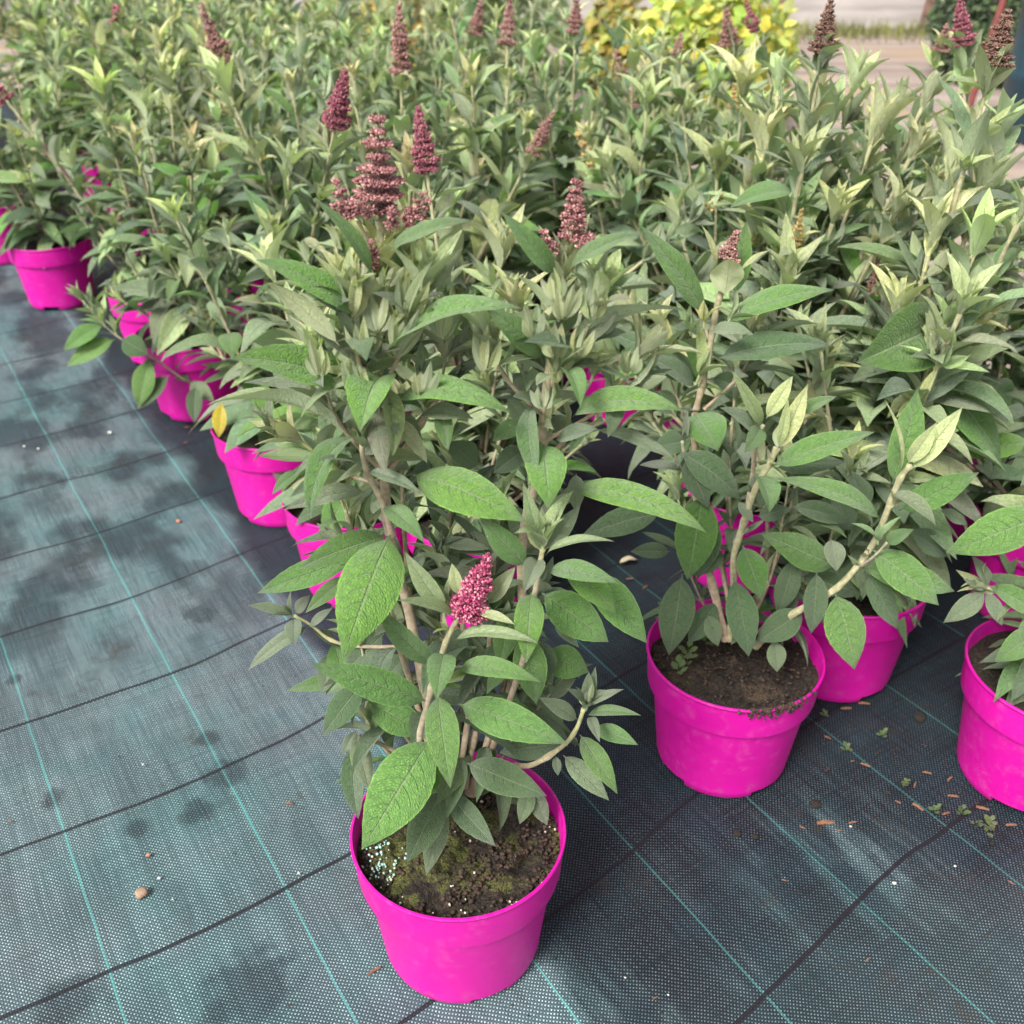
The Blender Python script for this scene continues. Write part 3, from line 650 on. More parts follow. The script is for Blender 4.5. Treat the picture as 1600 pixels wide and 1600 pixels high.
HL(P1, Y, [
 # left stem, upper part
 (558, 496, 400, 406, 62, 62, 1.0, 'g', -.03, -.05, -24, .3),
 (530, 540, 416, 441, 46, 148, .5, 'y', -.03, -.05, -30, .3),
 (606, 397, 738, 345, 40, 60, .7, 'n', -.03, -.05, 15, .3),
 (582, 432, 489, 310, 34, 50, .9, 'n', -.03, -.04, 40, .3),
 (604, 560, 816, 482, 72, 72, .95, 'n', -.03, -.07, 10, .35),
 (600, 552, 690, 455, 30, 80, .3, 'p', 0, -.03, 30, .5),
 (552, 608, 358, 560, 84, 50, .9, 'g', 0, -.05, -12, .32),
 (536, 676, 323, 633, 76, 112, .8, 'p', -.02, -.06, -8, .5),
 (548, 640, 380, 598, 40, 75, .7, 's', .03, .02, 0, .3),
 (596, 590, 563, 674, 92, 28, .8, 'g', -.01, -.085, -8, .5),
 (622, 628, 799, 648, 70, 62, 1.3, 'g', -.01, -.06, 10, .22),
 (562, 686, 486, 810, 62, 36, 1.5, 'k', -.01, -.08, -55, .35),
 (572, 768, 443, 797, 42, 58, .6, 's', -.01, -.05, 0, .35),
 (470, 735, 425, 773, 26, 55, .8, 'm', .03, .01),
 (563, 729, 494, 720, 28, 68, .6, 's', -.03, -.07, 0, .35),
 (574, 738, 660, 773, 30, 66, .7, 's', -.02, -.06, 0, .35),
 (568, 712, 626, 661, 34, 50, .3, 's', -.03, -.04, 20, .3),
 (600, 792, 663, 848, 44, 52, .8, 'm', -.01, -.06, 20, .25),
 (645, 742, 823, 816, 92, 46, .75, 'g', -.01, -.075, 12, .12),
 (610, 836, 536, 1030, 122, 24, .55, 'g', -.02, -.135, -6, .10),
 (606, 838, 468, 888, 60, 48, .7, 'k', .0, -.03),
 (556, 872, 402, 927, 54, 42, .4, 'm', .02, .0),
 (545, 900, 477, 958, 34, 44, .7, 'm', 0, -.03),
 (604, 700, 652, 690, 26, 60, .5, 'm', .02, .02), (560, 640, 536, 662, 30, 40, 1.0, 's', -.03, -.06),
 (618, 640, 660, 700, 40, 45, .6, 's', .02, 0), (585, 700, 640, 735, 40, 50, .5, 's', .03, .03),
 (655, 650, 740, 655, 46, 70, .6, 's', .0, -.03), (690, 615, 760, 560, 34, 75, .6, 's', .02, .02),
 (690, 640, 700, 705, 36, 40, .8, 'm', .0, -.03), (640, 560, 655, 470, 46, 55, .3, 's', .05, .05), (615, 520, 660, 440, 40, 60, .3, 's', .04, .04),
 (535, 560, 520, 620, 26, 60, .3, 'p', .02, .02), (575, 470, 540, 395, 26, 85, .5, 'y', .01, -.01), (612, 470, 645, 400, 26, 90, .4, 'y', .01, 0),
 (588, 480, 560, 440, 34, 80, .7, 'p', -.01, -.035), (602, 470, 612, 445, 34, 95, .6, 'p', -.01, -.03),
 # tuft reaching left over the cloth
 (456, 962, 387, 946, 24, 68, .6, 's', .03, .02), (460, 966, 461, 1008, 34, 32, .7, 's', .03, 0), (462, 958, 484, 930, 24, 50, .4, 's', .03, .03), (484, 978, 388, 1048, 32, 62, .9, 's', .03, 0),
 (484, 980, 520, 950, 20, 60, .5, 's', .03, .03), (486, 985, 530, 1010, 24, 60, .5, 's', .03, .05),
 # short flowering stem in front
 (696, 952, 633, 862, 42, 50, .5, 'p', -.06, -.07, -20, .3),
 (712, 968, 620, 938, 30, 60, .7, 'p', -.06, -.10, -10, .3),
 (745, 958, 805, 976, 22, 70, .5, 'y', -.06, -.09), (710, 1002, 843, 1006, 34, 74, .8, 'p', -.06, -.11, 0, .35),
 (716, 930, 706, 880, 26, 55, .3, 'y', -.05, -.04), (762, 945, 806, 885, 34, 55, .3, 'p', -.05, -.04),
 (677, 1038, 587, 948, 50, 42, .45, 'm', -.06, -.08, -20, .2),
 (694, 1022, 682, 1094, 56, 34, .9, 'm', -.06, -.12, 0, .35),
 (716, 1046, 845, 1066, 46, 62, .9, 'g', -.055, -.10, 8, .3),
 (668, 1096, 483, 1036, 66, 48, .55, 'm', -.05, -.08, -12, .22),
 (684, 1084, 704, 1232, 66, 24, .6, 'm', -.05, -.13, 10, .2),
 (716, 1100, 887, 1162, 74, 46, .7, 'm', -.04, -.09, 14, .2),
 (674, 1152, 565, 1328, 116, 26, .5, 'm', -.04, -.125, -14, .12),
 (576, 1096, 668, 1148, 66, 44, .5, 'm', .01, .0), (690, 1234, 636, 1348, 66, 24, .4, 'd', -.03, -.09, -8, .14),
 (694, 1250, 666, 1368, 46, 22, .4, 's', -.02, -.07), (700, 1238, 775, 1323, 50, 30, .5, 'd', -.02, -.07, 16, .2),
 (728, 1192, 855, 1244, 66, 46, .6, 'd', -.02, -.06, 10, .18),
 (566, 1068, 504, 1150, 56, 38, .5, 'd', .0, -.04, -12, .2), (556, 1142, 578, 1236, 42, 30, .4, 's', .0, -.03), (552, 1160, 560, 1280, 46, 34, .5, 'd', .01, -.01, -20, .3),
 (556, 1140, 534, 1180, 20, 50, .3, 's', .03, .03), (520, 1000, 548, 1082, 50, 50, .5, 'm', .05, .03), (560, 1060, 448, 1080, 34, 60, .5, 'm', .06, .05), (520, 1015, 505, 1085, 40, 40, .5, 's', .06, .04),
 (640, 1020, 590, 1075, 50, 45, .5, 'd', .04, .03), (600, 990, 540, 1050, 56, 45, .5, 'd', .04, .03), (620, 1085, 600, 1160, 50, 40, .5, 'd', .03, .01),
 (790, 1185, 720, 1245, 60, 50, .5, 'd', .03, .02), (760, 1210, 835, 1260, 44, 45, .5, 's', .02, 0),
 # small side shoot on the right
 (917, 1100, 920, 1049, 26, 40, .3, 's', -.03, -.03), (918, 1102, 975, 1077, 22, 62, .5, 's', -.03, -.05), (914, 1100, 884, 1076, 20, 60, .5, 's', -.03, -.05), (918, 1118, 1002, 1118, 26, 66, .7, 'm', -.03, -.07, 0, .3),
 (902, 1124, 841, 1090, 34, 56, .5, 's', -.03, -.04), (922, 1120, 937, 1160, 22, 40, .6, 's', -.04, -.08, 0, .4), (928, 1138, 997, 1164, 36, 58, .6, 'm', -.03, -.06, 0, .25), (906, 1148, 965, 1241, 46, 38, .5, 'm', -.03, -.09, 16, .22),
 (880, 1180, 952, 1251, 42, 44, .45, 's', -.02, -.06, 12, .2), (829, 1230, 812, 1288, 34, 34, .4, 's', .01, -.02), (830, 1228, 855, 1290, 36, 34, .4, 's', .01, -.01), (884, 1162, 780, 1176, 52, 54, .5, 'd', .0, .01), (868, 1180, 872, 1212, 18, 40, .4, 's', -.02, -.03),
 (860, 1090, 900, 1060, 26, 50, .4, 's', .02, .02),
 # middle right tuft and the big leaves beneath it
 (822, 884, 749, 806, 52, 40, .5, 'm', -.04, -.05, -16, .2), (846, 862, 817, 754, 32, 46, .4, 'p', -.05, -.05), (852, 858, 907, 789, 36, 46, .3, 's', -.05, -.04, 16), (852, 868, 960, 846, 28, 70, .7, 'p', -.05, -.09, 0, .35),
 (840, 876, 819, 926, 42, 34, .9, 's', -.05, -.09, -10, .5), (856, 892, 967, 912, 46, 56, .8, 'm', -.05, -.09, 8, .28), (880, 880, 962, 958, 60, 46, .7, 'g', -.02, -.05, 20, .3), (915, 890, 1011, 1005, 74, 42, .5, 'm', .01, -.02, 20, .2), (846, 926, 951, 1003, 82, 38, .5, 'm', -.01, -.03, 16, .16),
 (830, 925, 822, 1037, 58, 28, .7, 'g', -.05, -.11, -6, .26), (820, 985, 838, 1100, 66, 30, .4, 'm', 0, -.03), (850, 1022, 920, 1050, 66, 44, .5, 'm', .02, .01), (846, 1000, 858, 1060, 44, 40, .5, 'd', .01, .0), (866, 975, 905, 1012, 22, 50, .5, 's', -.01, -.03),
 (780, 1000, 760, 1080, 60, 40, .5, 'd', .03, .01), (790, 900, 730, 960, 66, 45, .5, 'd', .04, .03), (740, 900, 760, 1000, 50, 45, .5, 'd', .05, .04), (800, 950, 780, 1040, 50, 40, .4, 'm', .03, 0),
 # right stem
 (866, 428, 783, 331, 42, 56, .8, 'n', -.02, -.04, -30, .35), (887, 424, 1006, 364, 40, 60, .7, 'n', -.02, -.04, 14, .35),
 (882, 545, 1085, 490, 74, 124, .9, 's', -.02, -.06, 10, .3), (855, 558, 757, 479, 56, 54, .6, 'm', 0, -.02, -30, .25), (870, 585, 917, 542, 26, 60, .6, 'p', -.02, -.05), (850, 560, 752, 582, 22, 74, .5, 'p', 0, -.04, 0, .4),
 (878, 585, 907, 638, 44, 40, 1.1, 'g', -.02, -.08, 20, .5), (868, 590, 838, 603, 34, 110, .8, 'p', -.02, -.05), (895, 652, 1068, 643, 68, 60, 1.1, 'g', 0, -.05, 6, .25),
 (848, 695, 857, 795, 82, 26, .9, 'g', -.02, -.085, 6, .2), (892, 768, 1105, 833, 62, 56, 1.2, 'g', 0, -.06, 10, .2), (930, 672, 1057, 720, 34, 66, .6, 's', .0, -.03, 10, .3), (868, 688, 934, 670, 40, 60, .5, 's', 0, -.02), 
 (872, 600, 862, 560, 26, 50, .3, 'y', -.01, -.01), (880, 520, 905, 455, 40, 60, .3, 's', .04, .04), (870, 470, 905, 430, 22, 70, .4, 'y', 0, -.01), (862, 500, 862, 430, 22, 60, .3, 'p', .02, .03),
 (765, 500, 740, 560, 60, 50, .4, 's', .04, .04), (840, 640, 800, 620, 40, 60, .6, 's', .0, -.03), (825, 700, 770, 740, 50, 50, .5, 'd', .04, .03), (900, 740, 900, 800, 34, 50, .6, 's', .0, -.02), (860, 650, 900, 690, 40, 50, .5, 's', .02, .01), (815, 660, 770, 690, 40, 55, .5, 'm', .02, .0), (790, 620, 830, 680, 40, 55, .5, 's', .03, .03),
 (920, 600, 1000, 548, 24, 70, .7, 'p', .01, -.01), (1000, 600, 1052, 578, 20, 70, .6, 's', .05, .03), (930, 560, 960, 600, 30, 60, .5, 's', .05, .05),
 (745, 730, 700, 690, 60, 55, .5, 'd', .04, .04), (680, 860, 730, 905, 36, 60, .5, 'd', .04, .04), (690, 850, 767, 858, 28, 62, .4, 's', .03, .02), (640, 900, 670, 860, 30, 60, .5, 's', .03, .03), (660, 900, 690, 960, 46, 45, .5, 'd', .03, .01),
])
TF(P1, Y, [
 (566, 700, -.03, 62, (.1, 1), 's', 'side_shoot'), (560, 520, 0, 72, (-.25, 1), 'y', 'side_shoot'), (640, 470, 0, 80, (.2, 1), 'y', 'shoot_tip'), (533, 590, .01, 40, (-.5, 1), 'p', 'side_shoot'),
 (583, 610, .0, 40, (.4, 1), 'y', 'side_shoot'), (552, 470, 0, 76, (-.15, 1), 'y', 'shoot_tip'), (650, 495, .0, 66, (.35, 1), 'y', 'side_shoot'),
 (834, 530, 0, 54, (-.1, 1), 'y', 'side_shoot'), (925, 490, 0, 62, (.25, 1), 'p', 'shoot_tip'), (759, 580, .01, 70, (.1, 1), 'y', 'shoot_tip'), (925, 590, .0, 54, (.2, 1), 'y', 'side_shoot'), (868, 585, -.02, 44, (.1, 1), 'y', 'side_shoot'),
 (848, 858, -.05, 66, (.0, 1), 'y', 'shoot_tip'), (917, 1106, -.03, 44, (.1, 1), 's', 'shoot_tip'), (456, 962, .03, 32, (-.3, 1), 's', 'side_shoot'), (640, 560, .03, 50, (.2, 1), 's', 'side_shoot'),
 (652, 590, .0, 44, (.3, 1), 'p', 'side_shoot'), (855, 660, 0, 50, (.1, 1), 'y', 'side_shoot'), (820, 560, .02, 50, (-.2, 1), 's', 'side_shoot'), (1005, 600, .05, 40, (.2, 1), 's', 'side_shoot'), (700, 940, -.05, 34, (-.2, 1), 'y', 'side_shoot'),
 (680, 862, .03, 40, (.3, 1), 's', 'side_shoot'), (590, 420, -.005, 40, (-.1, 1), 'y', 'side_shoot'), (700, 985, -.06, 26, (-.5, 1), 'y', 'side_shoot'), (430, 680, .03, 50, (-.3, 1), 's', 'side_shoot')])
# upright pale young shoots below the flowers
rt = random.Random(21); YT = []
for (x, y, x2, y2, n, w) in ((548, 500, 542, 392, 6, 26), (566, 452, 560, 384, 4, 20), (636, 505, 662, 398, 6, 28), (618, 560, 640, 470, 5, 24), (575, 560, 560, 470, 5, 24), (604, 450, 618, 392, 4, 18), (560, 620, 545, 545, 5, 22), (590, 520, 588, 440, 4, 24),
                              (758, 585, 764, 505, 6, 22), (835, 528, 832, 468, 5, 18), (925, 500, 930, 436, 6, 22), (880, 500, 884, 430, 5, 20), (868, 560, 862, 490, 5, 20), (905, 560, 925, 500, 4, 20), (868, 470, 860, 415, 4, 18), (848, 640, 842, 575, 4, 20), (690, 530, 700, 455, 5, 24), (500, 590, 488, 520, 4, 20), (985, 585, 992, 530, 4, 18), (660, 620, 668, 560, 4, 20),
                              (848, 860, 850, 768, 5, 22), (918, 1104, 922, 1062, 4, 14)):
    for k in range(n):
        f = (k-(n-1)/2)/max(1, (n-1)/2); L = math.hypot(x2-x, y2-y)*rt.uniform(.62, 1.05)*(1-.18*abs(f)); a = math.atan2(y2-y, x2-x)+f*.42+rt.uniform(-.08, .08)
        YT.append((x+f*4, y, x+math.cos(a)*L, y+math.sin(a)*L, w*rt.uniform(.75, 1.05), rt.choice([30, 60, 120, 150, 140]), rt.uniform(.1, .7), rt.choice('yyp'), -.035, -.035+rt.uniform(-.02, .02), f*50, .5))
HL(P1, Y, YT)
P1.hero_spike(at(594, 336, Y), at(590, 180, Y), .0170, 'dark', .00105, 1, 8, 1.6, .24, .80)
P1.hero_spike(at(546, 338, Y-.01), at(524, 283, Y-.01), .0095, 'dark', .0011, 2, 4, 1.1, .0, .7)
P1.hero_spike(at(636, 350, Y-.01), at(667, 308, Y-.02), .0085, 'dark', .0011, 3, 4, 1.1, .0, .5)
P1.hero_spike(at(580, 332, Y-.015), at(552, 318, Y-.03), .006, 'dark', .0011, 8, 3, 1.0)
P1.hero_spike(at(612, 352, Y-.02), at(612, 326, Y-.03), .006, 'dark', .0011, 9, 3, 1.0)
P1.hero_spike(at(581, 418, Y-.02), at(579, 377, Y-.025), .0075, 'dark', .0010, 4, 4, 1.0, 0, .8)
P1.hero_spike(at(894, 372, Y), at(901, 281, Y), .0115, 'dark', .00115, 5, 7, 1.2, .05, .8)
P1.hero_spike(at(856, 395, Y-.01), at(850, 362, Y-.015), .0078, 'dark', .0010, 6, 4, 1.1, 0, .7)
P1.hero_spike(at(912, 393, Y-.01), at(924, 370, Y-.015), .0078, 'dark', .0010, 7, 3, 1.1, 0, .7)
P1.hero_spike(at(728, 960, Y-.06), at(764, 868, Y-.06), .0170, 'pink', .00125, 10, 9, 1.8, 0, .92)
for a, b in (((598, 420), (640, 355)), ((592, 418), (560, 345)), ((880, 424), (857, 394)), ((884, 424), (911, 393)), ((588, 435), (581, 416))):
    P1.stem([at(*a, Y), at(*b, Y-.01)], .0016, .0011, nodes=1)
# slow-release fertiliser beads, perlite and crumbs on the soil of the front pot
rr_ = random.Random(3)
M_BEAD = simple('fertiliser_bead', (.33, .52, .47), .35, .25, 60)
M_CRUMB = simple('bark_crumbs', (.045, .028, .020), .85, .6, 90)
M_PERL = simple('perlite', (.55, .50, .42), .8, .2, 60)
def zsoil(x, y): return .1540 + noise.noise(Vector((x*45, y*45, 20)))*.007 + noise.noise(Vector((x*28+11, y*28, 0)))*.0065 + noise.noise(Vector((x*90, y*90, 11)))*.0035
pts = []
while len(pts) < 70:
    x, y = rr_.gauss(-.076, .012), rr_.gauss(-.028, .020)
    if x*x+y*y < .101**2: pts.append((x, y, zsoil(x, y)+.001))
link('fertiliser_beads', blob_cloud(pts, .0015, M_BEAD, 1, 1, 'fertiliser_beads'), P1.root, kind='stuff')
pts = []
while len(pts) < 1100:
    a, q = rr_.uniform(0, 6.28), .103*rr_.random()**.5; x, y = q*math.cos(a), q*math.sin(a)
    if noise.noise(Vector((x*22, y*22, 5))) > .02 or q > .085: pts.append((x, y, zsoil(x, y)+.0005))
link('crumbs', blob_cloud(pts, .0023, M_CRUMB, 2), P1.root, kind='stuff')
link('perlite', blob_cloud([(x+.001, y, z+.001) for x, y, z in pts[::17]], .0014, M_PERL, 3, 1, 'perlite'), P1.root, kind='stuff')
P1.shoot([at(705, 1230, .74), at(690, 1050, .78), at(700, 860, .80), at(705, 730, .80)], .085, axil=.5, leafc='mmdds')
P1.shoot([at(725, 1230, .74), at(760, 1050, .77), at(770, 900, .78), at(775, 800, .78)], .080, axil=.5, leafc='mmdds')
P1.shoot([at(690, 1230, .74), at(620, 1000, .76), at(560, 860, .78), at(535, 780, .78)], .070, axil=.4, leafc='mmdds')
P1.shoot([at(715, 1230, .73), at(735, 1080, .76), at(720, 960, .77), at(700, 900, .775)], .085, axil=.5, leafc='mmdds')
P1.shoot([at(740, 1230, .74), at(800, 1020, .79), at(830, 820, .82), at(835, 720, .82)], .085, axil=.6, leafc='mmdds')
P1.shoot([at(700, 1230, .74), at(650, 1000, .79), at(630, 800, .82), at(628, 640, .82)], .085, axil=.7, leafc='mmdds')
def SS(P, Y, pts, L, c='sppm', inter=.026, ax=.8, **kw):
    P.shoot([at(x, y, Y+d) for x, y, d in pts], L, leafc=c, inter=inter, axil=ax, f0=.10, r0=.0019, Wr=.27, **kw)
SS(P1, Y, [(592, 690, 0), (590, 560, 0), (594, 430, 0)], .060, 'smmp', .034)
SS(P1, Y, [(840, 720, 0), (852, 620, 0), (864, 540, 0), (874, 450, 0)], .058, 'smmp', .034)
for q in ([(592, 640, 0), (560, 560, -.02), (545, 462, -.03)], [(594, 620, 0), (630, 540, -.02), (652, 462, -.02)], [(600, 740, 0), (530, 660, -.01), (495, 560, -.01)], [(850, 650, 0), (790, 590, -.01), (762, 520, -.01)], [(862, 600, 0), (905, 540, -.02), (930, 476, -.02)],
          [(850, 690, 0), (935, 640, .01), (985, 575, .01)], [(600, 720, .01), (680, 620, .02), (700, 530, .03)], [(592, 560, .01), (610, 500, .03), (625, 420, .03)], [(590, 700, .03), (520, 640, .07), (500, 560, .08)], [(845, 700, .02), (820, 600, .05), (810, 500, .05)], [(610, 760, .02), (540, 740, .04), (470, 690, .03)]):
    SS(P1, Y, q, .062, 'sppsm', .024, .5, tipL=.05)
for q in ([(700, 1240, .01), (640, 1160, .02), (580, 1060, .03), (560, 990, .03)], [(730, 1240, .02), (790, 1120, .04), (830, 1010, .05)], [(715, 1235, .02), (720, 1120, .05), (735, 1010, .06)], [(690, 1240, .01), (610, 1180, .03), (570, 1120, .04)], [(745, 1235, .02), (830, 1120, .04), (880, 1060, .04)]):
    P1.shoot([at(x, y, Y+d) for x, y, d in q], .075, axil=.3, leafc='mmdd', inter=.032, r0=.0020, tipL=.035, tip='p')
P1.finish()

# second plant, right of the front one
P2 = Plant(.281, 1.008, 'shrub with pale upright shoots in the magenta pot with soil spilling over its rim', seed=23, hisoil=1, rot=math.radians(-90+33-26))
Y = .992
ST_(P2, Y, [(1140, 1000, 0), (1146, 925, 0), (1146, 872, -.01), (1154, 844, -.01), (1163, 815, -.015), (1176, 775, -.02), (1188, 748, -.02), (1203, 724, -.02), (1214, 700, -.02)], .0036, .0030, c=(.36, .34, .18))
ST_(P2, Y, [(1150, 850, .0), (1168, 790, .01), (1176, 740, .01), (1180, 700, .0), (1192, 664, 0)], .0028, .002)
ST_(P2, Y, [(1180, 1010, -.01), (1230, 965, -.03), (1300, 925, -.05), (1340, 884, -.05), (1364, 850, -.05), (1380, 815, -.05), (1395, 775, -.05), (1408, 745, -.05), (1422, 728, -.05)], .0038, .0030, c=(.38, .36, .20))
ST_(P2, Y, [(1135, 1000, 0), (1110, 900, .02), (1090, 800, .05), (1085, 700, .1), (1086, 650, .12), (1098, 600, .12), (1110, 540, .12), (1120, 480, .12), (1132, 440, .12), (1136, 405, .12)], .0042, .0026)
ST_(P2, Y, [(1150, 1000, .01), (1100, 760, .06), (1072, 716, .06), (1066, 690, .06)], .0026, .0018)
ST_(P2, Y, [(1346, 884, -.05), (1365, 870, -.07), (1386, 848, -.08)], .0016, .0012, nodes=1)
HL(P2, Y, [
 (1190, 664, 1142, 577, 26, 70, .7, 'p', 0, -.02, -30, .4), (1197, 654, 1239, 587, 32, 50, .3, 'y', 0, .01), (1188, 668, 1163, 708, 38, 35, .6, 'm', 0, -.05), (1176, 686, 1124, 637, 40, 60, .9, 's', 0, -.03, -20, .3),
 (1214, 704, 1262, 600, 38, 42, .3, 'y', -.02, -.01, 10, .3), (1214, 702, 1236, 648, 32, 120, .3, 'y', -.025, -.02, 10, .4), (1216, 700, 1231, 620, 22, 60, .3, 'y', -.02, -.03), (1240, 650, 1308, 619, 28, 60, .5, 'm', .01, .0),
 (1206, 728, 1367, 675, 54, 54, .5, 'm', -.02, -.05, 10, .25), (1210, 732, 1322, 722, 42, 50, .5, 'd', .01, .02), (1376, 813, 1208, 748, 46, 58, .9, 'm', -.04, -.05, 0, .28), (1181, 744, 1202, 801, 52, 34, .8, 'm', -.02, -.08, 26, .45),
 (1184, 808, 1236, 794, 34, 44, .4, 'd', 0, -.01), (1153, 784, 1177, 816, 22, 40, .4, 's', -.01, -.03), (1236, 792, 1328, 817, 44, 56, .6, 'd', .01, 0), (1306, 887, 1187, 833, 66, 40, .4, 'k', -.02, -.03, 0, .14),
 (1298, 842, 1307, 893, 42, 30, .5, 's', -.05, -.08), (1362, 858, 1467, 946, 76, 38, .5, 'm', -.06, -.11, 14, .14), (1346, 887, 1492, 924, 60, 44, .5, 'm', -.04, -.05), (1350, 892, 1402, 983, 50, 36, .4, 'd', -.03, -.05),
 (1404, 798, 1530, 738, 56, 42, .4, 'm', -.03, -.04, 0, .2), (1392, 773, 1462, 822, 34, 52, 1.1, 's', -.06, -.10, 10, .5), (1386, 848, 1428, 827, 28, 50, .4, 'm', -.08, -.10), (1468, 797, 1511, 820, 26, 50, .4, 's', .0, .0),
 (1394, 757, 1434, 607, 66, 34, .35, 'm', -.045, -.01, 0, .25), (1424, 734, 1504, 636, 42, 48, .3, 'y', -.05, -.05, 0, .35), (1418, 724, 1464, 659, 34, 48, .3, 'y', -.05, -.06, 0, .4), (1405, 742, 1381, 623, 18, 70, .5, 'y', -.055, -.06, 0, .5),
 (1066, 896, 1045, 1024, 70, 30, .4, 'd', -.01, -.04, 0, .16), (1146, 902, 1170, 1026, 62, 30, .4, 'd', -.03, -.06, 0, .2), (1256, 954, 1181, 1003, 58, 44, .5, 'd', -.03, -.04), (1210, 1000, 1214, 1050, 38, 34, .5, 's', -.03, -.05),
 (1276, 893, 1267, 990, 48, 34, .4, 'd', -.04, -.07), (1305, 926, 1335, 1046, 80, 34, .5, 'm', -.05, -.10, 0, .14), (1160, 852, 1190, 936, 58, 34, .5, 'k', -.02, -.06, 0, .2), (1098, 770, 1074, 906, 82, 32, .5, 'k', .02, -.02, -10, .16), (1070, 718, 1107, 794, 50, 38, .5, 'd', .04, .0),
 (1062, 706, 1156, 780, 66, 44, .8, 'd', .04, .02, 20, .2), (1110, 800, 1090, 905, 60, 40, .4, 'd', .03, .0), (1130, 860, 1080, 900, 40, 40, .4, 'd', .03, 0),
 (1048, 862, 985, 862, 34, 50, .4, 'd', .05, .05), (1035, 800, 910, 836, 56, 48, .5, 'd', .1, .1), (1240, 870, 1215, 960, 48, 40, .4, 'd', -.01, -.02), (1120, 940, 1075, 1005, 46, 40, .4, 'd', .01, -.01), (1105, 960, 1122, 1010, 34, 40, .4, 's', 0, -.02), (1215, 900, 1240, 960, 44, 40, .4, 'd', 0, -.01), (1330, 830, 1300, 770, 50, 50, .4, 'd', .02, .04), (1350, 800, 1330, 735, 50, 50, .4, 'd', .02, .04), (1420, 830, 1480, 870, 50, 50, .4, 'd', .03, .03), (1250, 900, 1345, 930, 50, 50, .4, 'd', 0, 0),
 # tall back stem
 (1102, 492, 999, 351, 56, 50, .4, 'm', .12, .10, -10, .2), (1129, 504, 1304, 453, 58, 56, .75, 'm', .12, .07, 8, .22), (1110, 520, 1178, 524, 32, 52, .8, 's', .11, .07, 0, .4), (1120, 562, 1300, 540, 62, 54, .8, 'd', .12, .08, 6, .22), (1088, 598, 950, 519, 72, 50, .6, 'd', .13, .12, 0, .2),
 (1086, 604, 1006, 556, 48, 54, .5, 'd', .12, .10), (1133, 463, 1141, 404, 66, 118, .5, 'y', .11, .085, 0, .3), (1118, 420, 1096, 352, 18, 60, .6, 'y', .12, .11), (1148, 462, 1166, 345, 42, 50, .3, 'm', .14, .16), (1157, 424, 1203, 391, 16, 60, .5, 'y', .12, .10),
 (1084, 646, 1122, 705, 84, 32, .6, 'm', .11, .05, 14, .3), (1090, 600, 1060, 530, 50, 60, .4, 'm', .14, .15), (1060, 640, 1010, 620, 50, 50, .4, 'd', .13, .13), (1110, 590, 1180, 620, 50, 50, .5, 'd', .15, .15), (1075, 690, 1020, 700, 50, 50, .5, 'd', .1, .1),
])
TF(P2, Y, [(1100, 505, .11, 46, (-.15, 1), 'y', 'side_shoot'), (1140, 500, .11, 42, (.4, 1), 'y', 'side_shoot'), (1092, 590, .11, 60, (.2, 1), 'p', 'side_shoot'), (1080, 520, .12, 40, (-.3, 1), 'p', 'side_shoot'), (1206, 728, -.02, 24, (-.3, 1), 'y', 'side_shoot'),
 (1214, 725, -.02, 22, (.4, 1), 'y', 'side_shoot'), (1173, 770, -.01, 24, (-.4, 1), 's', 'side_shoot'), (1195, 790, -.02, 24, (.3, 1), 's', 'side_shoot'), (1372, 845, -.06, 44, (-.2, 1), 'p', 'side_shoot'), (1396, 790, -.055, 26, (.4, 1), 'y', 'side_shoot'), (1362, 868, -.05, 24, (-.6, .8), 's', 'side_shoot'),
 (1345, 890, -.05, 22, (-.5, .8), 's', 'side_shoot'), (1068, 690, .06, 34, (.1, 1), 's', 'side_shoot'), (1162, 834, -.02, 26, (.5, .8), 's', 'side_shoot'), (1060, 940, 0, 20, (-.5, .8), 'g', 'side_shoot')])
P2.hero_spike(at(1136, 405, Y+.12), at(1152, 362, Y+.12), .0125, 'dusk', .0013, 20, 6, 1.2, 0, .9)
P2.shoot([at(1165, 1000, 1.02), at(1230, 820, 1.11), at(1262, 640, 1.17), at(1280, 560, 1.19)], .07, axil=.5)
P2.shoot([at(1150, 1000, 1.02), at(1120, 850, 1.09), at(1060, 720, 1.13), at(1020, 660, 1.15)], .07, axil=.5)
P2.shoot([at(1170, 1000, 1.03), at(1200, 850, 1.12), at(1180, 700, 1.18), at(1160, 600, 1.22)], .08, axil=.5)
# weed seedlings in its pot and soil washed over the rim
def rosette(n, L, seed, col, lo=.25):
    r = random.Random(seed); P = []
    for k in range(n):
        az = k*2.4+r.uniform(-.3, .3); el = math.radians(r.uniform(8, 50)); rad = Vector((math.cos(az), math.sin(az), 0))
        d = rad*math.cos(el)+Vector((0, 0, 1))*math.sin(el); nn = Vector((0, 0, 1))*math.cos(el)-rad*math.sin(el)
        g = leaf_geo(Wd=.62, bend=.6, fold=.1, curl=.1, nu=2, nv=5, seed=seed+k, pet=.3); P.append((xf(g[0], frame(Vector((0, 0, .002*k)), d, nn, L*r.uniform(.6, 1.1))), g[1], g[2], tuple(c*r.uniform(.8, 1.2) for c in col)))
    g = merge(P); return mesh('weed_seedling', g[0], g[1], M_LEAF, g[2], g[3])
WEED = [rosette(9, .018, 3, (.14, .26, .03)), rosette(7, .015, 5, (.13, .24, .03)), rosette(12, .014, 8, (.17, .28, .03))]
for px, py, i, k in ((1072, 1040, 2, 1.2), (1102, 1008, 0, 1.2), (1018, 965, 2, 1.5), (1060, 1052, 1, 1.0), (1022, 945, 2, 1.2)):
    p = atz(px, py, .163)-P2.c; q = p.xy.length
    if q > .1: p.xy *= .1/q
    link('weed_seedling', WEED[i], P2.root, Matrix.Translation(p) @ Matrix.Scale(k, 4))
pts = []
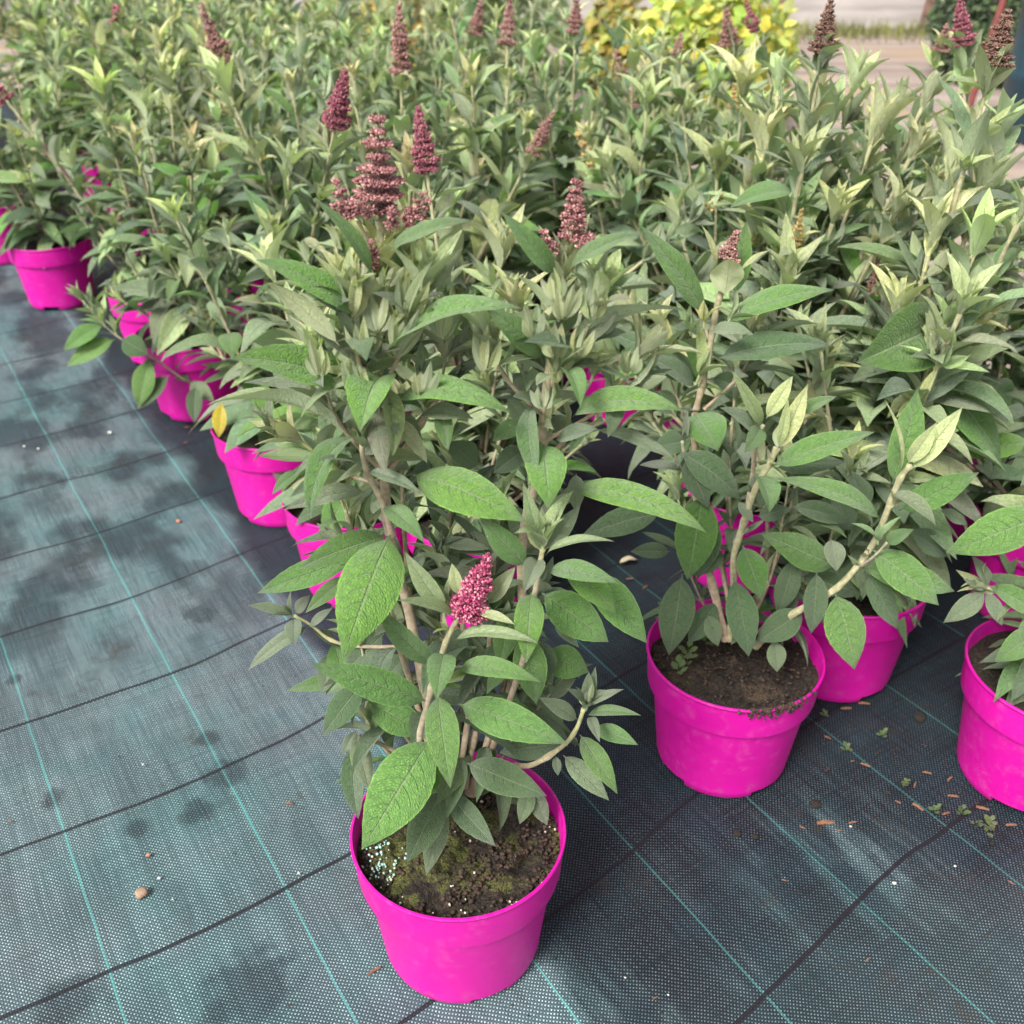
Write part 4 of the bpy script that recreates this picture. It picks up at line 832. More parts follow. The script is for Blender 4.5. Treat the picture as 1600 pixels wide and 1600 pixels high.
for k in range(150):
    a = math.radians(-90+random.Random(k).gauss(18, 13)); q = .1095+abs(random.Random(k+500).gauss(0, .0025)); zz = .176 - abs(random.Random(k+900).gauss(0, .006))*(1 if q > .1105 else 0)
    pts.append((q*math.cos(a), q*math.sin(a), zz))
for k in range(260):
    a = random.Random(k+50).uniform(0, 6.28); q = .102*random.Random(k+70).random()**.5; pts.append((q*math.cos(a), q*math.sin(a), .1565+noise.noise(Vector((q*math.cos(a)*28+23, q*math.sin(a)*28, 0)))*.0065))
link('crumbs', blob_cloud(pts, .0023, M_CRUMB, 7), P2.root, kind='stuff')
for q in ([(1160, 1000, .02), (1205, 900, .04), (1225, 800, .05), (1235, 735, .05)], [(1170, 1000, .03), (1270, 900, .06), (1310, 800, .08), (1330, 720, .08)], [(1130, 1000, .03), (1080, 900, .06), (1060, 780, .08)], [(1150, 960, .04), (1140, 760, .1), (1150, 600, .14), (1170, 520, .15)], [(1090, 700, .12), (1050, 600, .14), (1035, 520, .14)], [(1100, 640, .12), (1160, 580, .13), (1190, 500, .13)]):
    SS(P2, Y, q, .085, 'mmdds', .034, .4, tipL=.05)
P2.finish()

# ------------------------------------------------------------------ the other plants of the bed
rows = {}
def near_shoots(P, n, H, spread, r, LL, flowers=(), skirts=2, axil=.75, inter=.043):
    c = P.c
    for k in range(n):
        az = 6.28*k/n + r.uniform(-.5, .5); sp = spread*r.uniform(.35, 1.1); h = H*r.uniform(.80, 1.06)
        rad = Vector((math.cos(az), math.sin(az), 0))
        P.shoot([c+rad*.012+Vector((0, 0, .150)), c+rad*sp*.45+Vector((0, 0, .15+(h-.15)*.45)), c+rad*sp+Vector((0, 0, h))], LL*r.uniform(.9, 1.12),
                spike=(flowers[k] if k < len(flowers) else None), axil=axil, inter=inter)
    for k in range(skirts):                       # low shoots that hang over the rim
        az = 6.28*(k+.5)/max(1, skirts) + r.uniform(-.7, .7); rad = Vector((math.cos(az), math.sin(az), 0)); q = r.uniform(.13, .20)
        P.shoot([c+rad*.015+Vector((0, 0, .150)), c+rad*q*.6+Vector((0, 0, .235)), c+rad*q+Vector((0, 0, r.uniform(.25, .36)))], LL*.66, axil=.35, leafc='mdds', tip='p', tipL=.035, f0=.3, inter=.036)

# named neighbours
SPEC = [
 # x, y, label, n shoots, H, spread, seed, lod, skirts
 (.476, 1.187, 'shrub in the magenta pot half hidden behind the pot with spilled soil', 4, .60, .12, 31, 0, -2),
 (.676, .972, 'shrub in a magenta pot cut off by the right edge of the photograph', 4, .62, .10, 32, 0, -1),
 (-.255, 1.404, 'shrub in the magenta pot directly behind and left of the front plant', 4, .52, .12, 33, 0, 2),
 (-.428, 1.655, 'shrub in the magenta edge pot with a yellow leaf hanging over its rim', 4, .56, .12, 34, 0, -2),
 (-.700, 2.083, 'shrub whose low branch with small leaves reaches out over the cloth', 4, .60, .12, 35, 0, -2),
 (-.855, 2.366, 'shrub in the edge pot squeezed against the one with the outstretched low branch', 4, .62, .12, 36, 1, -2),
 (-1.262, 2.762, 'shrub in the sun-bleached magenta pot standing apart near the left edge of the photo', 5, .60, .15, 37, 1, -2),
 (-1.589, 3.149, 'shrub in the magenta pot cut off by the left edge of the photograph', 5, .62, .15, 38, 1, -2),
 (-.060, 1.350, 'shrub whose magenta pot shows through the leaves behind the front plant', 4, .55, .12, 39, 0, 2),
 (.385, 1.440, 'shrub standing behind the plant with the spilled soil on its rim', 4, .60, .12, 40, 0, 2),
 (.83, 1.340, 'leafy shrub with its magenta pot seen low down at the right edge of the bed', 4, .66, .13, 41, 0, 3),
]
PL = []
for x, y, lab, n, H, sp, seed, lod, sk in SPEC:
    P = Plant(x, y, lab, seed=seed, lod=lod); PL.append((P, n, H, sp, sk))
# far rows on a loose grid in the cloth's own directions
gr_ = random.Random(77); fixed = [p[0].c.xy.copy() for p in PL] + [P1.c.xy.copy(), P2.c.xy.copy()]
grid = []
ss_ = [.50, .775, 1.045, 1.315, 1.575]
far_left = [(-2.02, 3.35), (-2.3, 3.55), (-2.15, 3.95), (-2.5, 4.1), (-2.75, 4.4), (-2.45, 4.6), (-1.85, 3.6)]
for j in range(24):
    t = .62 + .285*j
    for i, s in enumerate(ss_):
        s2 = s - (.24 if t > 2.6 else 0)*(i == 0) + gr_.uniform(-.02, .02); t2 = t + (.14 if i % 2 else 0) + gr_.uniform(-.03, .03)
        p = ST(s2, t2)
        if any((p.xy-q).length < .228 for q in fixed): continue
        if p.y < 1.2 and s < 1.2: continue
        if i == 0 and 1.9 < t < 3.45: continue
        if p.x/p.y > .62 or p.x/p.y < -.74 or p.y > 4.9: continue
        if s > 1.5 and t < .9: continue
        q_ = p + Vector((0, 0, .175)) - Vector((0, 0, CH)); qx = 800+F*q_.x/q_.dot(FW); qy = 800-F*q_.dot(UP)/q_.dot(FW)
        if 790 < qx < 1010 and qy > 545: continue
        fixed.append(p.xy.copy()); grid.append((p, i, j))
        if t > 2.9 and i == 0:
            pass
for x_, y_ in far_left:
    if all((Vector((x_, y_))-q).length > .22 for q in fixed): fixed.append(Vector((x_, y_))); grid.append((Vector((x_, y_, 0)), 0, 20))
grid.sort(key=lambda g: g[0].y)
WHO = ['behind the first row', 'in the thick of the bed']
for k, (p, i, j) in enumerate(grid):
    d = p.y; lod = 0 if d < 1.55 else (1 if d < 2.2 else 2)
    r = gr_
    H = {0: .60, 1: .66, 2: .69, 3: .71, 4: .68}[i]*(1 if d > 1.5 else .95)
    if d > 2.6: H += .03
    P = Plant(p.x, p.y, '@', seed=100+k, lod=lod, hue=(r.uniform(.9, 1.12), r.uniform(.93, 1.07), r.uniform(.85, 1.15)))
    P.gi = (i, j); PL.append((P, 5 if lod < 2 else 6, H, .14, 1 if d > 1.8 else 2))
# individual tall or flowering shoots, each belonging to the nearest pot: top px, spike base px, Y, style, kind, R
FEAT = [
 (530, 103, 524, 188, 1.62, 'red', 'big', .031), (684, 168, 668, 258, 1.42, 'red', 'big', .026), (830, 160, 832, 232, 1.72, 'dusk', 'big', .022), (622, 2, 626, 104, 1.78, 'dusk', 'big', .031),
 (343, 4, 348, 86, 1.95, 'dusk', 'mid', .026), (742, -2, 742, 45, 2.2, 'dusk', 'mid', .022), (826, -4, 796, 62, 2.15, 'dusk', 'mid', .024), (914, -6, 900, 44, 2.25, 'dusk', 'mid', .026),
 (1060, 52, 1056, 94, 2.2, 'dusk', 'mid', .022), (1150, 12, 1140, 62, 2.0, 'dusk', 'mid', .024), (1190, -5, 1180, 42, 2.02, 'red', 'mid', .018), (1322, 3, 1288, 72, 1.45, 'brown', 'big', .027),
 (1540, -3, 1508, 62, 1.62, 'red', 'big', .024), (1592, 16, 1556, 92, 1.22, 'brown', 'big', .028), (1210, 335, 1240, 374, 1.32, 'tan', 'mid', .013), (1352, 402, 1364, 462, 1.24, 'brown', 'mid', .014),
 (1258, 505, 1264, 530, 1.3, 'brown', 'small', .009), (940, 205, 928, 250, 1.9, 'tan', 'small', .016), (982, 80, 972, 110, 2.3, 'dusk', 'small', .014), (1, 128, 8, 152, 2.4, 'pink', 'small', .03), (184, 10, 186, 26, 3.0, 'pink', 'small', .03),
 (1462, 40, 1470, 72, 1.75, 'dusk', 'mid', .018), (1142, 132, 1144, 172, 1.9, 'tan', 'mid', .018), (988, 140, 986, 162, 2.1, 'dusk', 'small', .014), (1100, 300, 1108, 320, 1.5, 'tan', 'small', .012), (440, 640, 440, 650, 1.6, 'tan', 'small', .006),
]
taken = set()
for (tx, ty, bx, by, Yf, st, kd, R) in FEAT:
    T, B = at(tx, ty, Yf), at(bx, by, Yf)
    best = min(PL, key=lambda q: (q[0].c.xy-B.xy).length + (.6 if q[0].c.y < Yf-.18 else 0) + (.25*len(getattr(q[0], 'feat', []))))
    P = best[0]; P.feat = getattr(P, 'feat', []) + [(tx, ty, st, kd)]
    rad = (B-P.c); rad.z = 0
    # from the soil up to the spike
    P.shoot([P.c+Vector((0, 0, .15))+rad*.06, P.c+rad*.45+Vector((0, 0, .15+(B.z-.15)*.45)), B+(B-T)*.10],   .125 if kd == 'big' else .11, spike=(st, kd, (T-B).length*1.1, R), r0=.0042)
# extra pale shoots without flowers seen in the photograph: px, py, Y
for (tx, ty, Yf) in ((1215, 130, 1.55), (1160, 560//4, 1.7), (1290, 190, 1.5), (1090, 180, 2.0), (1390, 330, 1.35), (1440, 150, 1.5), (1520, 380, 1.15), (1560, 200, 1.3), (1190, 230, 1.5), (360, 130, 1.9), (165, 140, 2.3), (90, 60, 2.9), (250, 60, 2.7), (470, 60, 2.4), (30, 200, 2.6), (1010, 160, 1.9), (1250, 250, 1.35), (1400, 480, 1.2), (1500, 470, 1.05), (1330, 130, 1.55), (1360, 210, 1.45), (1480, 260, 1.35), (1530, 290, 1.25), (1120, 260, 1.7), (1450, 380, 1.2), (1590, 330, 1.1), (1300, 330, 1.35), (1230, 430, 1.3), (1170, 280, 1.6), (1060, 330, 1.6), (960, 260, 1.8), (700, 330, 1.5), (640, 250, 1.6), (450, 260, 1.6), (300, 230, 1.9), (230, 170, 2.2), (780, 400, 1.4), (430, 420, 1.5), (120, 250, 2.5), (965, 540, 1.55), (900, 560, 1.5), (1000, 490, 1.6), (860, 480, 1.5), (940, 420, 1.7), (1420, 230, 1.45), (1390, 170, 1.6), (1340, 260, 1.5), (1440, 300, 1.4), (1270, 140, 1.6), (1500, 200, 1.45), (1180, 170, 1.8), (1110, 130, 2.0), (1010, 120, 2.2), (870, 100, 2.3)):
    B = at(tx, ty+20, Yf); P = min(PL, key=lambda q: (q[0].c.xy-B.xy).length + (.6 if q[0].c.y < Yf-.18 else 0))[0]
    rad = (B-P.c); rad.z = 0
    P.shoot([P.c+Vector((0, 0, .15))+rad*.06, P.c+rad*.45+Vector((0, 0, .15+(B.z-.15)*.45)), B], .130, r0=.0042, tipL=.085)
def col_word(px): return 'left' if px < 530 else ('middle' if px < 1070 else 'right')
for P, n, H, sp, sk in PL:
    near_shoots(P, n+(1 if P.lod < 2 else 0), H, sp, P.r, .124 if P.c.y > 1.1 else .105, skirts=sk+3, axil=.6 if P.lod < 2 else .7)

# leaves of some neighbours placed one by one
byl = {p[0].root['label']: p[0] for p in PL}
P3, P4, P10, P9, P8, P7, P5, P6, P11, P12, P13 = [p[0] for p in PL[:11]]
HL(P12, 1.12, [(1457, 512, 1338, 567, 128, 34, .5, 'k', .03, -.04, 20, .5), (1450, 580, 1566, 732, 78, 40, .7, 'k', .03, -.02, 20, .14), (1610, 690, 1492, 712, 50, 46, .5, 'g', 0, .0), (1240, 300, 1140, 325, 50, 60, .8, 'm', .25, .22)])
HL(P4, .93, [(1640, 800, 1478, 864, 84, 40, .6, 'm', 0, 0, 0, .14), (1540, 926, 1474, 973, 40, 44, .4, 's', .02, 0), (1543, 914, 1640, 968, 44, 44, .5, 'm', .02, 0), (1616, 985, 1553, 1034, 52, 40, .5, 'm', -.02, -.05), (1540, 924, 1566, 978, 30, 34, .4, 's', .02, 0), (1541, 920, 1505, 905, 24, 50, .4, 's', .02, .02), (1545, 916, 1518, 868, 28, 50, .4, 's', .02, .03), (1660, 690, 1594, 760, 44, 50, .5, 's', .02, 0)])
P4.shoot([P4.c+Vector((0, 0, .15)), at(1600, 950, .95), at(1542, 918, .95)], .04, axil=0, inter=.05)
# low branch over the cloth, left
def BR(P, pts, L=.055, inter=.045, dY=.14, **kw): P.shoot([at(x, y, Yy+dY) for x, y, Yy in pts], L, inter=inter, f0=.08, axil=.4, leafc='mmds', tip='p', r0=.0026, prof=lambda f: 1.0 if f < .8 else .7, Wr=.42, **kw)
BR(P8, [(310, 560, 1.92), (300, 598, 1.84), (237, 557, 1.80), (190, 530, 1.78), (160, 505, 1.78), (128, 468, 1.78)], .066)
BR(P7, [(250, 500, 2.10), (245, 465, 2.05), (225, 440, 2.02), (202, 408, 2.0), (182, 360, 1.98)], .060)
BR(P9, [(430, 640, 1.58), (455, 540, 1.50), (400, 480, 1.50), (366, 444, 1.50), (356, 425, 1.50)], .060)
BR(P8, [(320, 540, 1.94), (330, 500, 1.85), (300, 470, 1.82), (265, 410, 1.80)], .060)
HL(P9, 1.56, [(347, 628, 342, 684, 28, 20, .4, 'Y', 0, 0)])
HL(P10, 1.28, [(556, 745, 505, 845, 58, 34, .5, 'm', 0, -.04), (520, 800, 610, 760, 50, 50, .5, 'd', .02, .02)])
HL(P8, 1.93, [(236, 560, 217, 636, 44, 26, .5, 'm', 0, -.03), (265, 586, 214, 640, 34, 36, .5, 'd', 0, -.02), (306, 602, 304, 661, 32, 26, .4, 'd', 0, -.02), (162, 508, 100, 548, 36, 40, .7, 'm', -.02, -.05), (180, 530, 105, 573, 40, 40, .6, 'm', -.02, -.05), (190, 530, 232, 554, 44, 34, .5, 'd', -.02, -.03)])
for P, *_ in PL: P.finish()

# labels of the grid plants: by what they carry and where they stand
def shoot_phrase(P):
    f = sorted(getattr(P, 'feat', []), key=lambda q: {'big': 0, 'mid': 1, 'small': 2}[q[3]])
    if not f: return None
    tx, ty, st, kd = f[0]
    size = {'big': 'a large', 'mid': 'a', 'small': 'a small'}[kd]; colr = {'red': 'dark red', 'dusk': 'dusky', 'brown': 'brown', 'tan': 'yellow-brown', 'pink': 'pink', 'dark': 'dark red'}[st]
    # the nearest clear neighbour in the picture
    if ty < 70: where = 'at the top edge'
    elif ty < 300: where = 'high in the bed'
    else: where = 'deep among the leaves'
    if tx < 60: col = 'far left'
    elif tx < 420: col = 'above the left pots'
    elif tx < 610: col = 'left of the tallest spike'
    elif tx < 720: col = 'right of the tallest spike'
    elif tx < 1000: col = 'above the front stems'
    elif tx < 1240: col = 'below the yard'
    elif tx < 1440: col = 'by the wall'
    else: col = 'by the conifer'
    return f'shrub bearing {size} {colr} flower spike {where}, {col}'
seen_l = {}
for P, *_ in PL:
    if P.root['label'] != '@':
        continue
    l = shoot_phrase(P)
    if l is None or l in seen_l:
        y = P.c.y
        if l is not None: l = l.replace('shrub bearing', 'shrub further back bearing')
        if (l is None or l in seen_l) and P.c.y < 2.75:
            ORD = ['first', 'second', 'third', 'fourth', 'fifth', 'sixth', 'seventh', 'eighth', 'ninth', 'tenth', 'eleventh', 'twelfth']
            i_, j_ = P.gi; rank = sum(1 for q, *_ in PL if getattr(q, 'gi', (9, 9))[0] == i_ and q.c.y < P.c.y - 1e-6)
            l = f'leafy shrub without flowers, {ORD[rank]} from the front in the {ORD[i_]} column from the walkway'
        elif l is None or l in seen_l:
            l = 'grey-green leafy shrub without flowers, lost in the crowded middle of the bed' if y > 1.9 else 'grey-green leafy shrub without flowers close behind the front row of pots'
    seen_l[l] = 1; P.root['label'] = l
    P.root['group'] = 'shrubs in magenta pots'

# ------------------------------------------------------------------ litter on the cloth
M_WOOD = simple('red_brown_bark', (.24, .115, .065), .85, .5, 500); M_PALE = simple('dry_leaf', (.55, .50, .33), .7, .2, 120)
M_STONE = simple('pebble_stone', (.36, .24, .17), .7, .4, 220); M_WHITE = simple('white_grain', (.6, .6, .56), .6, .1, 90); M_ORANGE = simple('orange_chip', (.60, .20, .10), .7, .25, 200); M_CLOD = simple('soil_clod', (.022, .017, .014), .95, .5, 260)
def chip(seed, L, Wd, T):
    r = random.Random(seed); V = []
    for k in range(7):
        f = k/6; w = Wd*(.35+.65*math.sin(math.pi*min(1, .15+f*.8)))*r.uniform(.75, 1.1); x = (f-.5)*L; b = math.sin(f*3)*L*.06
        for (yy, zz) in ((-w/2, 0), (w/2, 0), (w/2*.7, T*r.uniform(.7, 1.2)), (-w/2*.6, T*r.uniform(.7, 1.2))): V.append((x, yy+b, zz))
    Fs = [(i*4+k, i*4+(k+1) % 4, (i+1)*4+(k+1) % 4, (i+1)*4+k) for i in range(6) for k in range(4)] + [(3, 2, 1, 0), (24, 25, 26, 27)]
    return V, Fs
CHM = [mesh('wood_chip', *chip(i, 1, .24, .12), M_WOOD, smooth=False) for i in range(5)]
def pebble(seed, mat, name, sub=2):
    import bmesh
    bm = bmesh.new(); bmesh.ops.create_icosphere(bm, subdivisions=sub, radius=.5)
    for v in bm.verts:
        c = v.co.normalized(); k = .9+.30*noise.noise(c*1.6+Vector((seed, 0, 0)))+.08*noise.noise(c*5)
        v.co = Vector((max(-.40, min(.40, v.co.x*1.15*k)), max(-.33, min(.33, v.co.y*.9*k)), max(-.28, min(.26, v.co.z*.8*k))))
    me = bpy.data.meshes.new(name); bm.to_mesh(me); bm.free(); me.materials.append(mat); me.polygons.foreach_set('use_smooth', np.ones(len(me.polygons), bool)); return me
def put(name, me, px, py, size, rot, label, cat, group=None, z=.0005, tilt=0):
    p = atz(px, py, 0); p.z = z
    M = Matrix.Translation(p) @ Matrix.Rotation(rot, 4, 'Z') @ Matrix.Rotation(tilt, 4, 'X') @ Matrix.Scale(size, 4)
    o = link(name, me, None, M, label=label, category=cat)
    if group: o['group'] = group
    return o
CHIPS = [(1322, 1108, .020, 0, 'flat reddish wood chip just below the rear right pot base'), (1293, 1153, .013, -.6, 'small wood chip on the dark strip between the two right pots'), (1352, 1196, .016, -.5, 'wood chip halfway between the spilled-soil pot and the right pot'), (1332, 1190, .008, .3, 'tiny wood chip beside a larger one between the right pots'),
 (1448, 1208, .015, -.3, 'orange-brown chip left of the right edge pot base'), (1430, 1227, .014, 1.0, 'bright orange chip standing out against the moss near the right pot'), (1484, 1218, .016, .7, 'dark reddish chip touching the foot of the right pot'), (1489, 1245, .017, -.15, 'light brown chip lying below left of the right pot foot'),
 (1434, 1262, .020, -.9, 'long dark chip at the bottom of the chip scatter by the seam'), (1478, 1272, .015, .3, 'brown chip next to the black cross stripe near the right pot'), (1403, 1254, .010, -.7, 'short grey chip at the seam edge'), (1290, 1287, .030, .05, 'long rusty chip on the worn cloth below the spilled-soil pot'), (1332, 1286, .014, .2, 'short chip right of the long rusty chip'),
 (1254, 1294, .010, -.5, 'reddish chip left of the long rusty chip'), (1310, 1299, .010, .3, 'small red chip under the long rusty chip'), (1535, 1264, .020, -.4, 'thin chip lying along the foot of the right edge pot'), (1350, 1100, .022, -.1, 'thin chip in the shadow of the rear right pot'), (1580, 1290, .018, .0, 'chip pressed under the right edge pot at the picture border'),
 (16, 1284, .010, -.7, 'orange sliver on the cloth by the left border'), (290, 692, .012, .8, 'reddish sliver beside the edge pots on the left'), (292, 668, .013, .0, 'small red chip close to the second edge pot'), (452, 1256, .014, -.2, 'dark brown splinter on the pale cloth left of the front pot'), (984, 905, .016, .1, 'brown splinter on the dark cloth beneath the pale dry leaf'), (1008, 918, .016, .8, 'dark splinter below the pale dry leaf'),
 (585, 1518, .020, .6, 'dark bark piece against the left foot of the front pot'), (1356, 1500, .010, .6, 'pink-brown chip near the bottom right of the cloth'), (1024, 1560, .009, .5, 'small orange chip on the cloth at the bottom right of the front pot'), (1225, 1376, .008, -.4, 'tiny chip beside the green thread at lower right'), (1580, 1380, .010, -.8, 'pale stalk near the right border')]
for k, (x, y, L, rot, lab) in enumerate(CHIPS): put('wood_chip', CHM[k % 5], x, y, L*.75, rot, lab, 'wood chip', 'wood chips scattered on the ground cloth')
put('pebble', pebble(1, M_STONE, 'pebble'), 222, 1399, .017, .5, 'squarish brown pebble on the pale cloth at the lower left', 'pebble', z=.004)
put('orange_chip', pebble(4, M_ORANGE, 'orange_chip', 1), 232, 1337, .0062, 0, 'small orange chip above the brown pebble', 'chip', z=.0015)
put('orange_chip', pebble(5, M_ORANGE, 'orange_chip', 1), 279, 815, .010, 0, 'orange chip on the damp cloth beside the edge pots', 'chip', z=.0015)
PW = pebble(7, M_WHITE, 'white_grain', 1)
for x, y, s, lab in ((249, 1373, .005, 'white grain just right of the brown pebble'), (1397, 1381, .006, 'white oval seed on the cloth at lower right'), (1492, 1354, .004, 'white grain right of the oval seed'), (977, 1528, .003, 'white speck to the right of the front pot base'), (172, 677, .010, 'white drop on the damp cloth left of the edge pots'), (60, 702, .006, 'white drop near the left border on the damp cloth'), (38, 698, .006, 'leftmost white drop on the damp cloth'), (224, 1195, .004, 'white speck on the pale cloth midway up the left'), (467, 1365, .004, 'white speck on the black cross stripe left of the front pot'), (1329, 1292, .004, 'white grain among the rusty chips'), (270, 1406, .003, 'tiny white speck below the white grain'), (1044, 1555//1, .003, 'tiny white speck beside the small orange chip')):
    put('white_grain', PW, x, y, s, 0, lab, 'white grain', 'white grains on the ground cloth', z=s*.25)
g = leaf_geo(1, .42, 1.0, .25, .05, .06, .4, 6, 12, 3, .03)
put('dry_leaf', mesh('dry_leaf', g[0], g[1], M_PALE), 968, 884, .034, -1.35, 'pale dry leaf lying on the dark cloth between the front plants', 'leaf', z=.006)
CL = [pebble(20+i, M_CLOD, 'soil_clod', 2) for i in range(3)]
for k, (x, y, s, lab) in enumerate(((1274, 1258, .016, 'dark soil clod on the cloth below the spilled-soil pot'), (1437, 1122, .022, 'dark soil clod between the rear right pot and the edge pot'), (1152, 1303, .012, 'dark clod near the green thread under the spilled-soil pot'), (1180, 1308, .010, 'small clod beside the dark clod near the green thread'), (1550, 1318, .008, 'tiny clod below the right edge pot'))):
    put('soil_clod', CL[k % 3], x, y, s, k, lab, 'soil clod', z=s*.1)
for k, (x, y, s, lab) in enumerate(((1378, 1152, .7, 'tiny weed seedling in the middle of the dark strip'), (1322, 1174, .9, 'mossy weed tuft on the dark strip below the rear right pot'), (1542, 1302, 1.3, 'bright green weed seedling under the right edge pot'), (1502, 1274, .8, 'thin green weed seedling at the right seam'), (1524, 1292, .8, 'spiky weed beside the bright green seedling'), (1412, 1232, .8, 'mossy tuft among the wood chips'), (1460, 1270, .7, 'mossy speck beside the black cross stripe'), (1288, 1120, .7, 'moss tuft in the shadow right of the spilled-soil pot'))):
    o = put('weed_seedling', WEED[k % 3], x, y, s*.75, k, lab, 'weed', 'weeds growing on the ground cloth')
# fine litter nobody could count
rl = random.Random(9); pts = []
for k in range(800):
    s, t = rl.gauss(.98, .10), rl.uniform(.30, .85)
    if k % 4 == 0: s, t = rl.uniform(-.25, 1.1), rl.uniform(.3, 1.2)
    if k % 9 == 0: s, t = rl.gauss(.50, .05), rl.uniform(.9, 2.4)
    p = ST(s, t, .0006); pts.append(tuple(p))
link('litter_crumbs', blob_cloud(pts, .0012, M_CRUMB, 12, .6, 'litter_crumbs'), None, kind='stuff')

# ------------------------------------------------------------------ beyond the bed
# low pale boundary wall of sheeting on posts
def box(V, Fs, c, d, R=None):
    k = len(V)
    for sx in (-1, 1):
        for sy in (-1, 1):
            for sz in (-1, 1):
                v = Vector((sx*d[0]/2, sy*d[1]/2, sz*d[2]/2)); v = R @ v if R else v; V.append(tuple(v+Vector(c)))
    Fs += [tuple(k+i for i in f) for f in ((0, 1, 3, 2), (4, 6, 7, 5), (0, 4, 5, 1), (2, 3, 7, 6), (0, 2, 6, 4), (1, 5, 7, 3))]
gw = NT('weathered_sheet'); o_ = gw.obj(); mp = gw.n('Mapping'); mp.inputs['Scale'].default_value = (.6, .6, 6); gw.l(o_, mp.inputs[0])
nn_ = gw.noise(mp.outputs[0], 1.8, 4); gw.bs(Base_Color=gw.mix(gw.ss(nn_, .3, .7), (.26, .235, .225), (.44, .40, .38)), Roughness=.8, Normal=gw.bump(nn_, .02, .4))
M_SHEET = gw.m; M_POST = simple('rusty_post', (.16, .09, .07), .8, .4, 30)
wall = link('boundary_wall', None, label='long pale sheet wall on rusty posts behind the yard', category='wall'); wall.location = (2.0, 9.0, 0)
for k in range(16):
    x = -9 + 1.22*k; V, Fs = [], []
    box(V, Fs, (x, .02*math.sin(k*2.1), .85), (1.20, .03, 1.70)); link('panel', mesh('panel', V, Fs, M_SHEET, smooth=False), wall)
    V, Fs = [], []; box(V, Fs, (x+.61, -.06, .95), (.05, .05, 1.9), Matrix.Rotation(.05 if k % 2 else .12, 3, 'Y')); link('post', mesh('post', V, Fs, M_POST, smooth=False), wall)
V, Fs = [], []; box(V, Fs, (.15, -.045, .42), (19.4, .02, .06)); link('rail', mesh('rail', V, Fs, M_POST, smooth=False), wall)
# grass strip along the wall
M_GRASS = simple('yard_grass', (.15, .16, .05), .8, .4, 3)
rg = random.Random(4); V, Fs = [], []
for k in range(9000):
    x, y = rg.uniform(-5, 9), 8.9-abs(rg.gauss(0, .28)); h = rg.uniform(.03, .12); a = rg.uniform(0, 3.14); w = .006; b = rg.uniform(-.04, .04); i = len(V)
    V += [(x-w*math.cos(a), y-w*math.sin(a), -.01), (x+w*math.cos(a), y+w*math.sin(a), -.01), (x+b, y+b, h)]; Fs.append((i, i+1, i+2))
link('grass', mesh('grass', V, np.array(Fs), M_GRASS, smooth=False), kind='stuff')
# leafy shapes for the farther shrubs and the conifer
def leaf_cloud(name, fn, n, size, mat, cols, seed, parent=None, kind=None):
    r = random.Random(seed); P = []; g0 = leaf_geo(1, .62, .5, .2, .1, 0, 0, 2, 3, 1)
    gV, gF, gU = g0
    Vs = np.zeros((n, len(gV), 3), np.float32); C = np.zeros((n, len(gV), 3), np.float32)
    for k in range(n):
        p, nr = fn(r); d = Vector((r.gauss(0, 1), r.gauss(0, 1), r.gauss(0, .7)-.1)); M = frame(p, d, Vector(nr)+Vector((r.gauss(0, .4), r.gauss(0, .4), r.gauss(0, .4))), size*r.uniform(.6, 1.3))
        Vs[k] = xf(gV, M); C[k] = np.array(r.choice(cols))*r.uniform(.75, 1.25)
    Fc = (gF[None]+len(gV)*np.arange(n)[:, None, None]).reshape(-1, 4)
    me = mesh(name, Vs.reshape(-1, 3), Fc, mat, np.tile(gU, (n, 1)), C.reshape(-1, 3)); return link(name, me, parent, **({'kind': kind} if kind else {}))
def golden(x, y, H, R, label, seed, cols, size=.06, n=2600):
    root = link('golden_shrub', None, label=label, category='shrub', group='yellow shrubs behind the bed'); root.location = (x, y, 0)
    r0 = random.Random(seed)
    for k in range(6):
        a = k*1.05+r0.random(); V, Fs = tube_geo([(0, 0, 0), (R*.3*math.cos(a), R*.3*math.sin(a), H*.5), (R*.6*math.cos(a), R*.6*math.sin(a), H*.85)], [.012, .008, .004], 5)
        link('branch', mesh('branch', V, Fs, M_STEM, None, np.tile((.2, .14, .09), (len(V), 1))), root)
    def fn(r):
        while True:
            v = Vector((r.uniform(-1, 1), r.uniform(-1, 1), r.uniform(-1, 1)))
            if .35 < v.length < 1 and noise.noise(v*2.4+Vector((seed, 0, 0))) > -.22: break
        return Vector((v.x*R, v.y*R, H*.55+v.z*H*.47)), v
    leaf_cloud('foliage', fn, n, size, M_LEAF, cols, seed, root, 'stuff')
yel = [(.62, .64, .08), (.70, .66, .09), (.48, .60, .08), (.74, .60, .06), (.40, .56, .08)]
golden(.86, 4.75, .66, .34, 'bright yellow-green leafy shrub behind the bed at the top centre', 5, yel)
golden(.50, 5.3, .56, .16, 'yellowish shrub left of the bright yellow-green one, behind the bed', 6, [(.5, .36, .04), (.34, .38, .05), (.42, .30, .05)], n=1500)
golden(1.13, 5.2, .50, .12, 'small golden-yellow shrub at the right of the bright yellow-green one', 7, [(.75, .48, .02), (.7, .55, .02)], n=500)
golden(-.50, 4.9, .66, .18, 'orange-tinged shrub glimpsed above the bed left of the flower spikes', 8, [(.5, .30, .04), (.42, .36, .05)], n=900)
golden(-.35, 6.2, .80, .7, 'hazy pale green shrub behind the bed at top centre left', 9, [(.16, .22, .08), (.2, .26, .10)], n=2200, size=.08)
